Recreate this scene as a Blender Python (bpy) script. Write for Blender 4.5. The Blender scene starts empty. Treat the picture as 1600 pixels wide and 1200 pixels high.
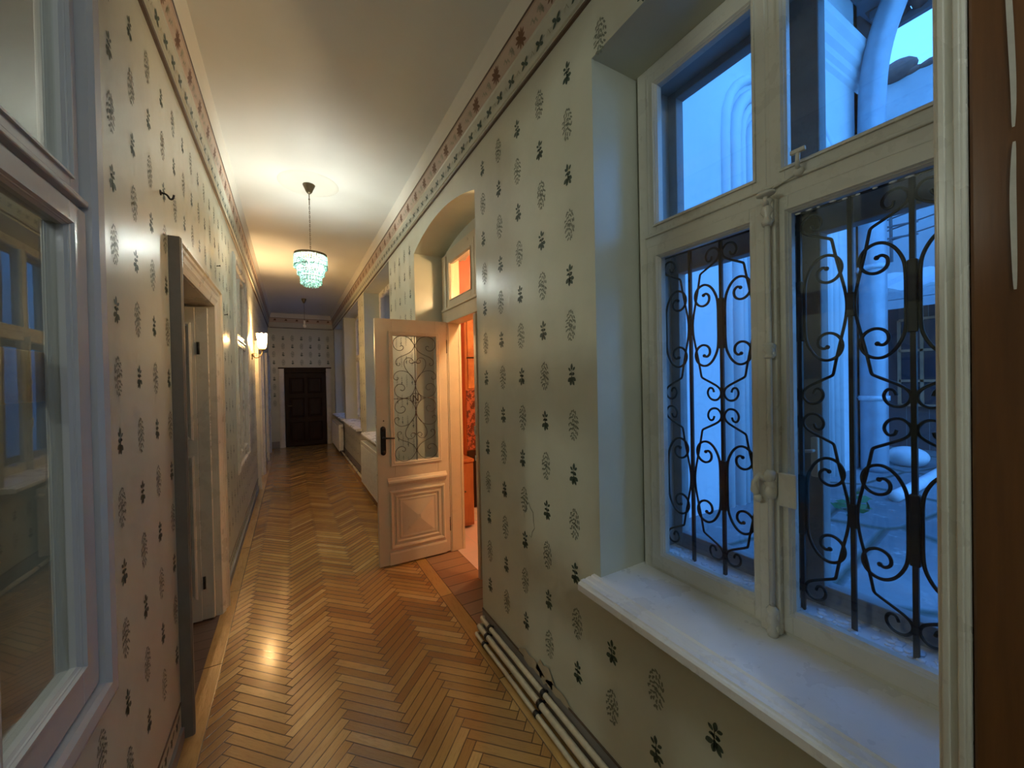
import bpy, bmesh, math, random
from mathutils import Vector, Matrix
import numpy as np
random.seed(7)
SC = bpy.context.scene
COL = SC.collection
PI = math.pi

# ------------------------------------------------------------------ dimensions
XL, XR = -0.45, 1.0          # wall faces of the corridor
YB, YE = -1.9, 11.15         # wall behind the camera, end wall
HC = 3.30                    # ceiling
CAM_H = 1.55

# ------------------------------------------------------------------ mesh helper
class MB:
    def __init__(self):
        self.v = []; self.f = []; self.m = []; self.smooth = []
    def add(self, vs, fs, mat=0, smooth=False):
        o = len(self.v)
        self.v += [tuple(p) for p in vs]
        for f in fs:
            self.f.append(tuple(i + o for i in f)); self.m.append(mat); self.smooth.append(smooth)
    def box(self, x0, x1, y0, y1, z0, z1, mat=0):
        x0, x1 = min(x0, x1), max(x0, x1); y0, y1 = min(y0, y1), max(y0, y1); z0, z1 = min(z0, z1), max(z0, z1)
        vs = [(x0,y0,z0),(x1,y0,z0),(x1,y1,z0),(x0,y1,z0),(x0,y0,z1),(x1,y0,z1),(x1,y1,z1),(x0,y1,z1)]
        self.add(vs, [(0,3,2,1),(4,5,6,7),(0,1,5,4),(1,2,6,5),(2,3,7,6),(3,0,4,7)], mat)
    def cbox(self, x0, x1, y0, y1, z0, z1, c=0.004, mat=0):
        """box with chamfered edges"""
        bm = bmesh.new(); bmesh.ops.create_cube(bm, size=1)
        for v in bm.verts:
            v.co = Vector((x0 + (v.co.x+.5)*(x1-x0), y0 + (v.co.y+.5)*(y1-y0), z0 + (v.co.z+.5)*(z1-z0)))
        bmesh.ops.bevel(bm, geom=list(bm.edges), offset=c, segments=2, affect='EDGES', profile=0.5)
        self.addbm(bm, mat)
    def addbm(self, bm, mat=0, smooth=False):
        bm.verts.ensure_lookup_table(); bm.verts.index_update()
        vs = [v.co.copy() for v in bm.verts]
        fs = [tuple(v.index for v in f.verts) for f in bm.faces]
        self.add(vs, fs, mat, smooth); bm.free()
    def tube(self, pts, r, n=8, mat=0, cap=True, radii=None):
        pts = [Vector(p) for p in pts]
        if len(pts) < 2: return
        rings = []
        t0 = (pts[1]-pts[0]).normalized()
        ref = Vector((0,0,1)) if abs(t0.z) < .9 else Vector((1,0,0))
        u = t0.cross(ref).normalized()
        for i, p in enumerate(pts):
            a = pts[max(i-1,0)]; b = pts[min(i+1,len(pts)-1)]
            t = (b-a)
            if t.length < 1e-9: t = t0
            t = t.normalized()
            u = (u - t*u.dot(t))
            if u.length < 1e-6: u = t.orthogonal()
            u = u.normalized(); w = t.cross(u)
            rr = radii[i] if radii else r
            rings.append([p + (u*math.cos(2*PI*k/n) + w*math.sin(2*PI*k/n))*rr for k in range(n)])
        vs = [q for R in rings for q in R]; fs = []
        for i in range(len(rings)-1):
            for k in range(n):
                fs.append((i*n+k, i*n+(k+1)%n, (i+1)*n+(k+1)%n, (i+1)*n+k))
        if cap:
            fs.append(tuple(range(n))[::-1]); fs.append(tuple((len(rings)-1)*n+k for k in range(n)))
        self.add(vs, fs, mat, True)
    def lathe(self, prof, c=(0,0,0), n=24, mat=0, smooth=True, axis='z'):
        vs = []; fs = []
        for (r, z) in prof:
            for k in range(n):
                a = 2*PI*k/n
                if axis == 'z': p = (c[0]+r*math.cos(a), c[1]+r*math.sin(a), c[2]+z)
                elif axis == 'x': p = (c[0]+z, c[1]+r*math.cos(a), c[2]+r*math.sin(a))
                else: p = (c[0]+r*math.cos(a), c[1]+z, c[2]+r*math.sin(a))
                vs.append(p)
        for i in range(len(prof)-1):
            for k in range(n):
                fs.append((i*n+k, i*n+(k+1)%n, (i+1)*n+(k+1)%n, (i+1)*n+k))
        self.add(vs, fs, mat, smooth)
    def ball(self, c, r, mat=0, sx=1, sy=1, sz=1, n=12):
        prof = [(max(1e-4, math.sin(PI*i/8)), -math.cos(PI*i/8)) for i in range(9)]
        vs = []; fs = []
        for (q, z) in prof:
            for k in range(n):
                a = 2*PI*k/n
                vs.append((c[0]+r*sx*q*math.cos(a), c[1]+r*sy*q*math.sin(a), c[2]+r*sz*z))
        for i in range(8):
            for k in range(n):
                fs.append((i*n+k, i*n+(k+1)%n, (i+1)*n+(k+1)%n, (i+1)*n+k))
        self.add(vs, fs, mat, True)
    def rectloft(self, P, u0, u1, v0, v1, prof, mat=0, close=True):
        """nested rectangles: prof = [(inset, height), ...]; P(u,v,h)->point"""
        rings = []
        for (i, h) in prof:
            rings.append([P(u0+i, v0+i, h), P(u1-i, v0+i, h), P(u1-i, v1-i, h), P(u0+i, v1-i, h)])
        vs = [p for R in rings for p in R]; fs = []
        for r in range(len(rings)-1):
            for k in range(4):
                fs.append((r*4+k, r*4+(k+1)%4, (r+1)*4+(k+1)%4, (r+1)*4+k))
        if close:
            L = (len(rings)-1)*4; fs.append((L, L+1, L+2, L+3))
        self.add(vs, fs, mat)
    def extrude_y(self, prof, y0, y1, mats=None, mat=0, close=True):
        """profile of (x,z) swept along y"""
        n = len(prof)
        vs = [(x, y0, z) for x, z in prof] + [(x, y1, z) for x, z in prof]
        for i in range(n if close else n-1):
            j = (i+1) % n
            self.add([vs[i], vs[j], vs[n+j], vs[n+i]], [(0,1,2,3)], mats[i] if mats and i < len(mats) else mat)
        if close:
            self.add(vs[:n], [tuple(range(n))[::-1]], mat); self.add(vs[n:], [tuple(range(n))], mat)
    def extrude_x(self, prof, x0, x1, mats=None, mat=0, close=True):
        n = len(prof)
        vs = [(x0, y, z) for y, z in prof] + [(x1, y, z) for y, z in prof]
        for i in range(n if close else n-1):
            j = (i+1) % n
            self.add([vs[i], vs[j], vs[n+j], vs[n+i]], [(0,1,2,3)], mats[i] if mats and i < len(mats) else mat)
        if close:
            self.add(vs[:n], [tuple(range(n))[::-1]], mat); self.add(vs[n:], [tuple(range(n))], mat)
    def build(self, name, mats, parent=None, bevel=0, recalc=True):
        me = bpy.data.meshes.new(name); me.from_pydata(self.v, [], self.f); me.update()
        if not isinstance(mats, (list, tuple)): mats = [mats]
        for m in mats: me.materials.append(m)
        for p, mi, s in zip(me.polygons, self.m, self.smooth):
            p.material_index = mi; p.use_smooth = s
        if recalc:
            bm = bmesh.new(); bm.from_mesh(me); bmesh.ops.recalc_face_normals(bm, faces=bm.faces); bm.to_mesh(me); bm.free()
        o = bpy.data.objects.new(name, me); COL.objects.link(o)
        if parent is not None:
            o.parent = parent
            o.matrix_parent_inverse = Matrix.Translation(-Vector(parent.location)) if parent.rotation_euler.z == 0 else parent.matrix_basis.inverted()
        if bevel:
            b = o.modifiers.new('bevel', 'BEVEL'); b.width = bevel; b.segments = 2; b.limit_method = 'ANGLE'; b.angle_limit = math.radians(40)
        return o

def empty(name, loc=(0,0,0)):
    o = bpy.data.objects.new(name, None); COL.objects.link(o); o.location = loc; o.empty_display_size = .1
    return o
def tag(o, label, cat, group=None, kind=None):
    o['label'] = label; o['category'] = cat
    if group: o['group'] = group
    if kind: o['kind'] = kind
    return o
def struct(o, label=None):
    o['kind'] = 'structure'
    if label: o['label'] = label
    return o

# ------------------------------------------------------------------ materials
class NT:
    def __init__(self, name):
        self.m = bpy.data.materials.new(name); self.m.use_nodes = True
        self.t = self.m.node_tree; self.t.nodes.clear()
        self.out = self.n('ShaderNodeOutputMaterial')
    def n(self, t, **kw):
        nd = self.t.nodes.new(t)
        for k, v in kw.items(): setattr(nd, k, v)
        return nd
    def link(self, a, b): self.t.links.new(a, b)
    def put(self, sock, v):
        if isinstance(v, bpy.types.NodeSocket): self.link(v, sock)
        elif isinstance(v, (tuple, list)):
            sock.default_value = (tuple(v)+(1,))[:len(sock.default_value)] if len(sock.default_value) == 4 else tuple(v)
        else: sock.default_value = v
    def math(self, op, a, b=None, c=None, clamp=False):
        nd = self.n('ShaderNodeMath', operation=op); nd.use_clamp = clamp
        self.put(nd.inputs[0], a)
        if b is not None: self.put(nd.inputs[1], b)
        if c is not None: self.put(nd.inputs[2], c)
        return nd.outputs[0]
    def mix(self, f, a, b, blend='MIX'):
        nd = self.n('ShaderNodeMix', data_type='RGBA', blend_type=blend)
        self.put(nd.inputs[0], f); self.put(nd.inputs[6], a); self.put(nd.inputs[7], b)
        return nd.outputs[2]
    def ramp(self, f, stops):
        nd = self.n('ShaderNodeValToRGB'); cr = nd.color_ramp
        while len(cr.elements) < len(stops): cr.elements.new(.5)
        for e, (p, c) in zip(cr.elements, stops): e.position = p; e.color = (tuple(c)+(1,))[:4]
        self.put(nd.inputs[0], f); return nd.outputs[0]
    def coord(self, scale=(1,1,1), which='Object'):
        tc = self.n('ShaderNodeTexCoord'); mp = self.n('ShaderNodeMapping')
        mp.inputs['Scale'].default_value = scale
        self.link(tc.outputs[which], mp.inputs[0]); return mp.outputs[0]
    def noise(self, vec, scale=5, detail=3, rough=.5, out=0):
        nd = self.n('ShaderNodeTexNoise'); self.link(vec, nd.inputs['Vector'])
        nd.inputs['Scale'].default_value = scale; nd.inputs['Detail'].default_value = detail; nd.inputs['Roughness'].default_value = rough
        return nd.outputs[out]
    def bump(self, h, strength=.2, dist=.01):
        nd = self.n('ShaderNodeBump'); nd.inputs['Strength'].default_value = strength; nd.inputs['Distance'].default_value = dist
        self.link(h, nd.inputs['Height']); return nd.outputs[0]
    def bsdf(self, color, rough=.5, metal=0, normal=None, spec=.5, coat=0, coat_rough=.1):
        b = self.n('ShaderNodeBsdfPrincipled')
        self.put(b.inputs['Base Color'], color); self.put(b.inputs['Roughness'], rough)
        self.put(b.inputs['Metallic'], metal); self.put(b.inputs['Specular IOR Level'], spec)
        self.put(b.inputs['Coat Weight'], coat); self.put(b.inputs['Coat Roughness'], coat_rough)
        if normal is not None: self.link(normal, b.inputs['Normal'])
        self.link(b.outputs[0], self.out.inputs[0]); return b

def paint(name, c, rough=.4, var=.08, scale=6, bump=.12, bscale=40, spec=.5, dirt=None, dirt_amt=.25):
    t = NT(name); v = t.coord()
    n1 = t.noise(v, scale, 4, .6)
    f = t.math('MULTIPLY_ADD', n1, 2*var, 1-var)
    col = t.mix(1.0, (c[0],c[1],c[2],1), t.ramp(n1, [(.3,(1-var,)*3),(.7,(1,)*3)]), 'MULTIPLY')
    if dirt:
        n2 = t.noise(v, scale*4, 6, .7)
        col = t.mix(t.ramp(n2, [(.58,(0,0,0)),(.75,(dirt_amt,)*3)]), col, (dirt[0],dirt[1],dirt[2],1))
    n3 = t.noise(v, bscale, 3, .5)
    t.bsdf(col, t.math('MULTIPLY_ADD', n1, .15, rough-.07), normal=t.bump(n3, bump, .004), spec=spec)
    return t.m

def wall_paint():
    t = NT('wall_paint'); v = t.coord()
    n1 = t.noise(v, 1.7, 5, .6); n2 = t.noise(v, 9, 4, .6); n3 = t.noise(v, 60, 3, .5)
    col = t.mix(t.ramp(n1, [(.35,(0,0,0)),(.7,(1,1,1))]), (.49,.495,.40,1), (.57,.578,.472,1))
    col = t.mix(t.ramp(n2, [(.62,(0,0,0)),(.8,(.3,.3,.3))]), col, (.62,.58,.44,1))
    h = t.math('ADD', t.math('MULTIPLY', n2, .7), t.math('MULTIPLY', n3, .25))
    t.bsdf(col, t.math('MULTIPLY_ADD', n2, .16, .24), normal=t.bump(h, .22, .006), spec=.5)
    return t.m

def wood(name, c1, c2, grain=(1.5,1.5,22), rough=.35, scale=3.0, axis=None, spec=.5):
    t = NT(name); v = t.coord(grain)
    n1 = t.noise(v, scale, 6, .65)
    col = t.mix(t.ramp(n1, [(.3,(0,0,0)),(.7,(1,1,1))]), c1+(1,), c2+(1,))
    t.bsdf(col, rough, normal=t.bump(n1, .1, .003), spec=spec)
    return t.m

def parquet():
    t = NT('oak_herringbone_parquet'); tc = t.n('ShaderNodeTexCoord')
    sp = t.n('ShaderNodeSeparateXYZ'); t.link(tc.outputs['Object'], sp.inputs[0])
    W = .0464; n = 7; s = 1/(math.sqrt(2)*W)
    X = t.math('ADD', sp.outputs[0], .025); Y = sp.outputs[1]
    a = t.math('MULTIPLY', t.math('ADD', X, Y), s)
    b = t.math('MULTIPLY', t.math('SUBTRACT', Y, X), s)
    i = t.math('FLOOR', a); j = t.math('FLOOR', b)
    fx = t.math('SUBTRACT', a, i); fy = t.math('SUBTRACT', b, j)
    k = t.math('FLOORED_MODULO', t.math('ADD', t.math('SUBTRACT', i, j), .25), 2*n)
    k = t.math('FLOOR', k)
    hz = t.math('LESS_THAN', k, n-.5)
    u1 = t.math('ADD', k, fx); id1x = t.math('SUBTRACT', i, k); 
    off = t.math('SUBTRACT', 2*n-1, k)
    u2 = t.math('ADD', off, fy); id2y = t.math('SUBTRACT', j, off)
    def sel(p, q):   # hz ? p : q
        return t.math('ADD', t.math('MULTIPLY', hz, p), t.math('MULTIPLY', t.math('SUBTRACT', 1, hz), q))
    u = sel(u1, u2); w = sel(fy, fx)
    idx = sel(id1x, t.math('ADD', i, 531.7)); idy = sel(j, t.math('ADD', id2y, 97.3))
    # border boards along both walls
    bl = t.math('LESS_THAN', sp.outputs[0], -.365); br = t.math('GREATER_THAN', sp.outputs[0], .905)
    bd = t.math('MAXIMUM', bl, br)
    by = t.math('DIVIDE', Y, .9); byi = t.math('FLOOR', by); byf = t.math('SUBTRACT', by, byi)
    bw = t.math('ADD', t.math('MULTIPLY', bl, t.math('DIVIDE', t.math('ADD', sp.outputs[0], .455), .09)),
                t.math('MULTIPLY', br, t.math('DIVIDE', t.math('SUBTRACT', sp.outputs[0], .905), .095)))
    def selb(p, q): return t.math('ADD', t.math('MULTIPLY', bd, p), t.math('MULTIPLY', t.math('SUBTRACT', 1, bd), q))
    u = selb(t.math('MULTIPLY', byf, 14), u); w = selb(bw, w); 
    idx = selb(byi, idx); idy = selb(t.math('MULTIPLY', br, 7), idy)
    lim = selb(14, n)
    e1 = t.math('MINIMUM', u, t.math('SUBTRACT', lim, u)); e2 = t.math('MINIMUM', w, t.math('SUBTRACT', 1, w))
    e = t.math('MINIMUM', e1, e2)
    gap = t.ramp(e, [(0,(1,1,1)),(.03,(.8,.8,.8)),(.075,(0,0,0))])
    cid = t.n('ShaderNodeCombineXYZ'); t.link(idx, cid.inputs[0]); t.link(idy, cid.inputs[1])
    wn = t.n('ShaderNodeTexWhiteNoise', noise_dimensions='3D'); t.link(cid.outputs[0], wn.inputs[0])
    cg = t.n('ShaderNodeCombineXYZ'); t.link(t.math('MULTIPLY', u, .35), cg.inputs[0]); t.link(t.math('MULTIPLY', w, 2.6), cg.inputs[1])
    t.link(t.math('MULTIPLY', wn.outputs[0], 80), cg.inputs[2])
    g = t.noise(cg.outputs[0], 2.2, 6, .7)
    base = t.ramp(wn.outputs[0], [(0,(.32,.15,.040)),(.3,(.41,.21,.058)),(.6,(.46,.25,.070)),(.88,(.53,.30,.088)),(.97,(.62,.39,.135))])
    base = t.mix(t.math('MULTIPLY', bl, .75), base, (.62,.39,.15,1))
    col = t.mix(t.ramp(g, [(.3,(.42,.42,.42)),(.5,(0,0,0))]), base, (.20,.10,.035,1))
    big = t.noise(tc.outputs['Object'], 2.3, 3, .5)
    col = t.mix(t.ramp(big, [(.35,(.25,.25,.25)),(.6,(0,0,0))]), col, (.2,.1,.035,1))
    col = t.mix(gap, col, (.05,.025,.01,1))
    h = t.math('SUBTRACT', t.math('MULTIPLY', g, 1.3), t.math('MULTIPLY', gap, 1.0))
    wv = t.noise(tc.outputs['Object'], 14, 4, .6)
    h = t.math('ADD', h, t.math('ADD', t.math('MULTIPLY', wn.outputs[0], .9), t.math('MULTIPLY', wv, .8)))
    scr = t.noise(tc.outputs['Object'], 5, 5, .7)
    t.bsdf(col, t.math('MULTIPLY_ADD', scr, .26, .09), normal=t.bump(h, .34, .0035), spec=.5, coat=.35, coat_rough=.16)
    return t.m

def boards(name, c1, c2, w=.1, along='y', rough=.45):
    t = NT(name); tc = t.n('ShaderNodeTexCoord'); sp = t.n('ShaderNodeSeparateXYZ'); t.link(tc.outputs['Object'], sp.inputs[0])
    a, b = (sp.outputs[0], sp.outputs[1]) if along == 'y' else (sp.outputs[1], sp.outputs[0])
    q = t.math('DIVIDE', a, w); qi = t.math('FLOOR', q); qf = t.math('SUBTRACT', q, qi)
    wn = t.n('ShaderNodeTexWhiteNoise', noise_dimensions='1D'); t.link(qi, wn.inputs['W'])
    v = t.n('ShaderNodeCombineXYZ'); t.link(t.math('MULTIPLY', a, 30), v.inputs[0]); t.link(t.math('MULTIPLY', b, 2.5), v.inputs[1]); t.link(qi, v.inputs[2])
    g = t.noise(v.outputs[0], 1.5, 6, .7)
    col = t.mix(t.math('MULTIPLY_ADD', wn.outputs[0], .4, t.math('MULTIPLY', g, .6)), c1+(1,), c2+(1,))
    e = t.math('MINIMUM', qf, t.math('SUBTRACT', 1, qf))
    gap = t.ramp(e, [(0,(1,1,1)),(.02,(.8,.8,.8)),(.04,(0,0,0))])
    col = t.mix(gap, col, (.04,.025,.015,1))
    t.bsdf(col, rough, normal=t.bump(t.math('SUBTRACT', g, gap), .2, .003))
    return t.m

def tiles(name, c1, c2, s=.3, grout=(.5,.45,.4), rough=.3):
    t = NT(name); v = t.coord((1/s,1/s,1/s))
    br = t.n('ShaderNodeTexBrick'); t.link(v, br.inputs[0]); br.offset = 0
    br.inputs['Color1'].default_value = c1+(1,); br.inputs['Color2'].default_value = c2+(1,); br.inputs['Mortar'].default_value = grout+(1,)
    br.inputs['Scale'].default_value = 1; br.inputs['Brick Width'].default_value = 1; br.inputs['Row Height'].default_value = 1; br.inputs['Mortar Size'].default_value = .015
    t.bsdf(br.outputs[0], rough); return t.m

def glass(name, tint=(1,1,1), ior=1.5):
    t = NT(name)
    fr = t.n('ShaderNodeFresnel'); ge = t.n('ShaderNodeNewGeometry')
    t.link(t.math('ADD', ior, t.math('MULTIPLY', ge.outputs['Backfacing'], 1/ior-ior)), fr.inputs[0])
    tr = t.n('ShaderNodeBsdfTransparent'); tr.inputs[0].default_value = tint+(1,)
    gl = t.n('ShaderNodeBsdfGlossy'); gl.inputs['Roughness'].default_value = .005
    v = t.coord(); t.link(t.bump(t.noise(v, 3.5, 2, .5), .03, .01), gl.inputs['Normal'])
    mx = t.n('ShaderNodeMixShader'); t.link(fr.outputs[0], mx.inputs[0]); t.link(tr.outputs[0], mx.inputs[1]); t.link(gl.outputs[0], mx.inputs[2])
    t.link(mx.outputs[0], t.out.inputs[0]); return t.m

def lit_glass(name, tint, trans=.45, rough=.15, scat=None):
    """translucent lamp glass: lets part of the bulb's light straight through, scatters the rest"""
    t = NT(name)
    tl = t.n('ShaderNodeBsdfTranslucent'); tl.inputs[0].default_value = (scat or tint)+(1,)
    tp = t.n('ShaderNodeBsdfTransparent'); tp.inputs[0].default_value = tint+(1,)
    gl = t.n('ShaderNodeBsdfGlossy'); gl.inputs['Roughness'].default_value = rough
    m1 = t.n('ShaderNodeMixShader'); m1.inputs[0].default_value = trans; t.link(tl.outputs[0], m1.inputs[1]); t.link(tp.outputs[0], m1.inputs[2])
    m2 = t.n('ShaderNodeMixShader'); m2.inputs[0].default_value = .12; t.link(m1.outputs[0], m2.inputs[1]); t.link(gl.outputs[0], m2.inputs[2])
    t.link(m2.outputs[0], t.out.inputs[0]); return t.m

def emit(name, c, s):
    t = NT(name); e = t.n('ShaderNodeEmission'); e.inputs[0].default_value = c+(1,); e.inputs[1].default_value = s
    t.link(e.outputs[0], t.out.inputs[0]); return t.m

def simple(name, c, rough=.5, metal=0, spec=.5, nb=0, nscale=30):
    t = NT(name); v = t.coord(); n1 = t.noise(v, nscale, 4, .6)
    col = t.mix(t.ramp(n1, [(.3,(0,0,0)),(.7,(1,1,1))]), tuple(x*.85 for x in c)+(1,), tuple(min(1,x*1.08) for x in c)+(1,))
    t.bsdf(col, rough, metal, normal=t.bump(n1, nb, .003) if nb else None, spec=spec); return t.m

M = {}
M['wall'] = wall_paint()
M['motif_d'] = simple('sprig_green_paint', (.045,.075,.055), .5)
M['motif_l'] = simple('sprig_grey_green_paint', (.17,.185,.14), .5)
M['motif_b'] = simple('palmette_brown_paint', (.16,.075,.035), .5)
M['motif_g'] = simple('scroll_sage_paint', (.30,.28,.20), .5)
M['pink'] = paint('crown_pink_paint', (.50,.385,.30), .45, .1)
M['pale'] = paint('crown_pale_sage_paint', (.50,.50,.41), .45, .08)
M['crownw'] = paint('crown_white_paint', (.66,.64,.57), .45, .05)
M['line'] = simple('crown_dark_line', (.10,.065,.045), .5)
M['ceil'] = paint('ceiling_plaster', (.66,.665,.62), .55, .07, 1.6, .12, 12)
M['scuff'] = paint('bare_plaster_scuff', (.50,.43,.30), .8, .2, 12)
M['rose'] = paint('ceiling_rose_plaster', (.635,.635,.565), .6, .05, 5)
M['white'] = paint('cream_gloss_paint', (.66,.63,.54), .28, .08, 7, .10, 26, dirt=(.34,.28,.2), dirt_amt=.35)
M['cream'] = paint('aged_cream_door_paint', (.66,.575,.42), .30, .09, 6, .10, 24, dirt=(.36,.27,.17), dirt_amt=.35)
M['white_l'] = paint('grey_lilac_gloss_paint', (.50,.495,.50), .22, .06, 7, .12, 30)
M['white_sill'] = paint('white_sill_paint', (.80,.80,.80), .28, .08, 6, .12, 22, dirt=(.40,.32,.26), dirt_amt=.3)
M['frame_dk'] = paint('weathered_outer_frame_paint', (.27,.28,.29), .6, .25, 14, .3, 40, dirt=(.1,.09,.08), dirt_amt=.5)
M['box'] = paint('window_box_paint', (.42,.44,.46), .5, .2, 8, .2, 30)
M['casing_shaded'] = paint('shaded_casing_paint', (.20,.165,.13), .4, .2, 9, .2, 40)  # shadow on the near door casing, put into its base colour
M['iron'] = simple('black_wrought_iron', (.006,.006,.008), .5, .0, spec=.3, nb=.3)
M['iron2'] = simple('brown_wrought_iron', (.09,.07,.055), .4, .4)
M['floor'] = parquet()
M['floor_niche'] = boards('pale_worn_boards', (.24,.13,.07), (.36,.22,.13), .14, 'x', .4)
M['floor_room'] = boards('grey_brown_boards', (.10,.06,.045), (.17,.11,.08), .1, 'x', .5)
M['tile'] = tiles('pink_floor_tile', (.62,.47,.42), (.56,.42,.38), .25)
M['glass'] = glass('window_glass', (1,1,1), 1.45)
M['glass_l'] = glass('dusty_interior_glass', (.92,.94,.92), 1.62)
M['brass'] = simple('aged_brass', (.30,.21,.10), .4, .8)
M['brass_dk'] = simple('dark_bronze', (.13,.10,.06), .4, .7)
M['white_metal'] = simple('white_enamel', (.74,.73,.68), .3)
M['pipe'] = simple('cream_pipe_paint', (.62,.55,.40), .35)
M['black'] = simple('black_metal', (.012,.011,.010), .35, .2)
M['base'] = paint('grey_skirting_paint', (.25,.235,.22), .5, .1, 6)
M['brownwood'] = wood('brown_varnished_wood', (.115,.045,.014), (.19,.075,.022), (2,14,.9), .3)
M['darkwood'] = wood('dark_brown_door_wood', (.016,.006,.003), (.03,.011,.005), (6,6,1), .5, spec=.2)
M['orangewood'] = wood('orange_wood', (.30,.10,.035), (.45,.17,.055), (5,5,1), .3)
M['burl'] = wood('burl_wood', (.22,.06,.025), (.62,.26,.09), (2.5,2.5,2), .3, 2.2)
M['plank'] = wood('raw_pine_plank', (.62,.43,.22), (.74,.54,.30), (2,2,14), .6)
M['red'] = paint('red_wall_paint', (.78,.17,.085), .5, .06)
M['redroom'] = paint('peach_wall_paint', (.74,.50,.26), .5, .06)
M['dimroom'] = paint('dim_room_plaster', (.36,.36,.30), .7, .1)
M['drip'] = simple('white_paint_drip', (.6,.56,.48), .4)

def floral():
    t = NT('dark_red_floral_panel'); v = t.coord()
    vo = t.n('ShaderNodeTexVoronoi'); t.link(v, vo.inputs['Vector']); vo.inputs['Scale'].default_value = 28
    n1 = t.noise(v, 24, 5, .7)
    col = t.mix(t.ramp(n1, [(.45,(0,0,0)),(.55,(1,1,1))]), (.07,.012,.008,1), (.36,.10,.05,1))
    t.bsdf(col, .4); return t.m
M['floral'] = floral()

# ------------------------------------------------------------------ motifs
def stroke(mb, P, pts, w, mat, h=.0007):
    """thin painted stroke: polyline as a flat ribbon, tapered"""
    n = len(pts)
    L = []; R = []
    for i, (a, b) in enumerate(pts):
        p0 = pts[max(0,i-1)]; p1 = pts[min(n-1,i+1)]
        dx, dy = p1[0]-p0[0], p1[1]-p0[1]; l = math.hypot(dx, dy) or 1
        ww = w*.5*(.35+.65*math.sin(PI*(i+.35)/(n-.3)))
        L.append(P(a-dy/l*ww, b+dx/l*ww, h)); R.append(P(a+dy/l*ww, b-dx/l*ww, h))
    for i in range(n-1):
        mb.add([L[i], R[i], R[i+1], L[i+1]], [(0,1,2,3)], mat)
def petal(mb, P, u, v, l, w, ang, mat, h=.0007):
    ca, sa = math.cos(ang), math.sin(ang)
    out = []
    for (s, q) in ((0,.12),(.25,.75),(.55,1),(.8,.75),(1,.15)):
        out.append((s*l, q*w/2))
    poly = out + [(s, -q) for s, q in reversed(out)]
    mb.add([P(u+s*ca-q*sa, v+s*sa+q*ca, h) for s, q in poly], [tuple(range(len(poly)))], mat)
def motif_dark(mb, P, u, v, mat, k=1.0):
    j = lambda s: random.uniform(-s, s)
    # upper sprig
    for dx, dy, l, w, a in ((0,.022,.030,.014,90),( -.006,.022,.022,.011,140),(.007,.020,.021,.011,35),(-.003,.012,.018,.009,205),(.004,.010,.018,.009,-20),
                            (0,-.004,.024,.013,-100),(-.004,-.010,.028,.016,205),(.005,-.012,.030,.017,-35),(.002,-.018,.030,.015,-78),(-.004,-.022,.026,.013,-125),
                            (.0,-.002,.016,.010,60),(-.002,-.0,.016,.010,150)):
        petal(mb, P, u+(dx+j(.0015))*k, v+(dy+j(.0015))*k, l*k*1.05, w*k*1.2, math.radians(a+j(9)), mat)
    stroke(mb, P, [(u, v+.03*k), (u+.002*k, v), (u+.003*k, v-.045*k)], .004*k, mat)
def motif_light(mb, P, u, v, mat, k=1.0):
    j = lambda s: random.uniform(-s, s)
    for (r, n, st) in ((1.0, 15, .0), (.68, 10, .4), (.34, 6, .2), (.05, 2, .1)):
        for i in range(n):
            a = 2*PI*(i+st)/n + j(.1)
            cu = u + .032*r*math.cos(a)*k; cv = v + .068*r*math.sin(a)*k
            d = PI/2 + (.55 if math.cos(a) > 0 else -.55) + j(.6); L = .0095*k
            pts = [(cu - math.cos(d)*L, cv - math.sin(d)*L), (cu + j(.002)+.003*math.cos(a)*k, cv + .003*math.sin(a)*k), (cu + math.cos(d+.5)*L, cv + math.sin(d+.5)*L)]
            stroke(mb, P, pts, .0088*k, mat)

# ------------------------------------------------------------------ walls
def wall_boxes(mb, xa, xb, y0, y1, z0, z1, holes, mat=0):
    ys = sorted(set([y0, y1] + [h[0] for h in holes] + [h[1] for h in holes]))
    ys = [y for y in ys if y0 <= y <= y1]
    for a, b in zip(ys[:-1], ys[1:]):
        m = (a+b)/2; cuts = sorted([(h[2], h[3]) for h in holes if h[0] < m < h[1]])
        z = z0
        for c0, c1 in cuts:
            if c0 > z: mb.box(xa, xb, a, b, z, c0, mat)
            z = max(z, c1)
        if z < z1: mb.box(xa, xb, a, b, z, z1, mat)

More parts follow.
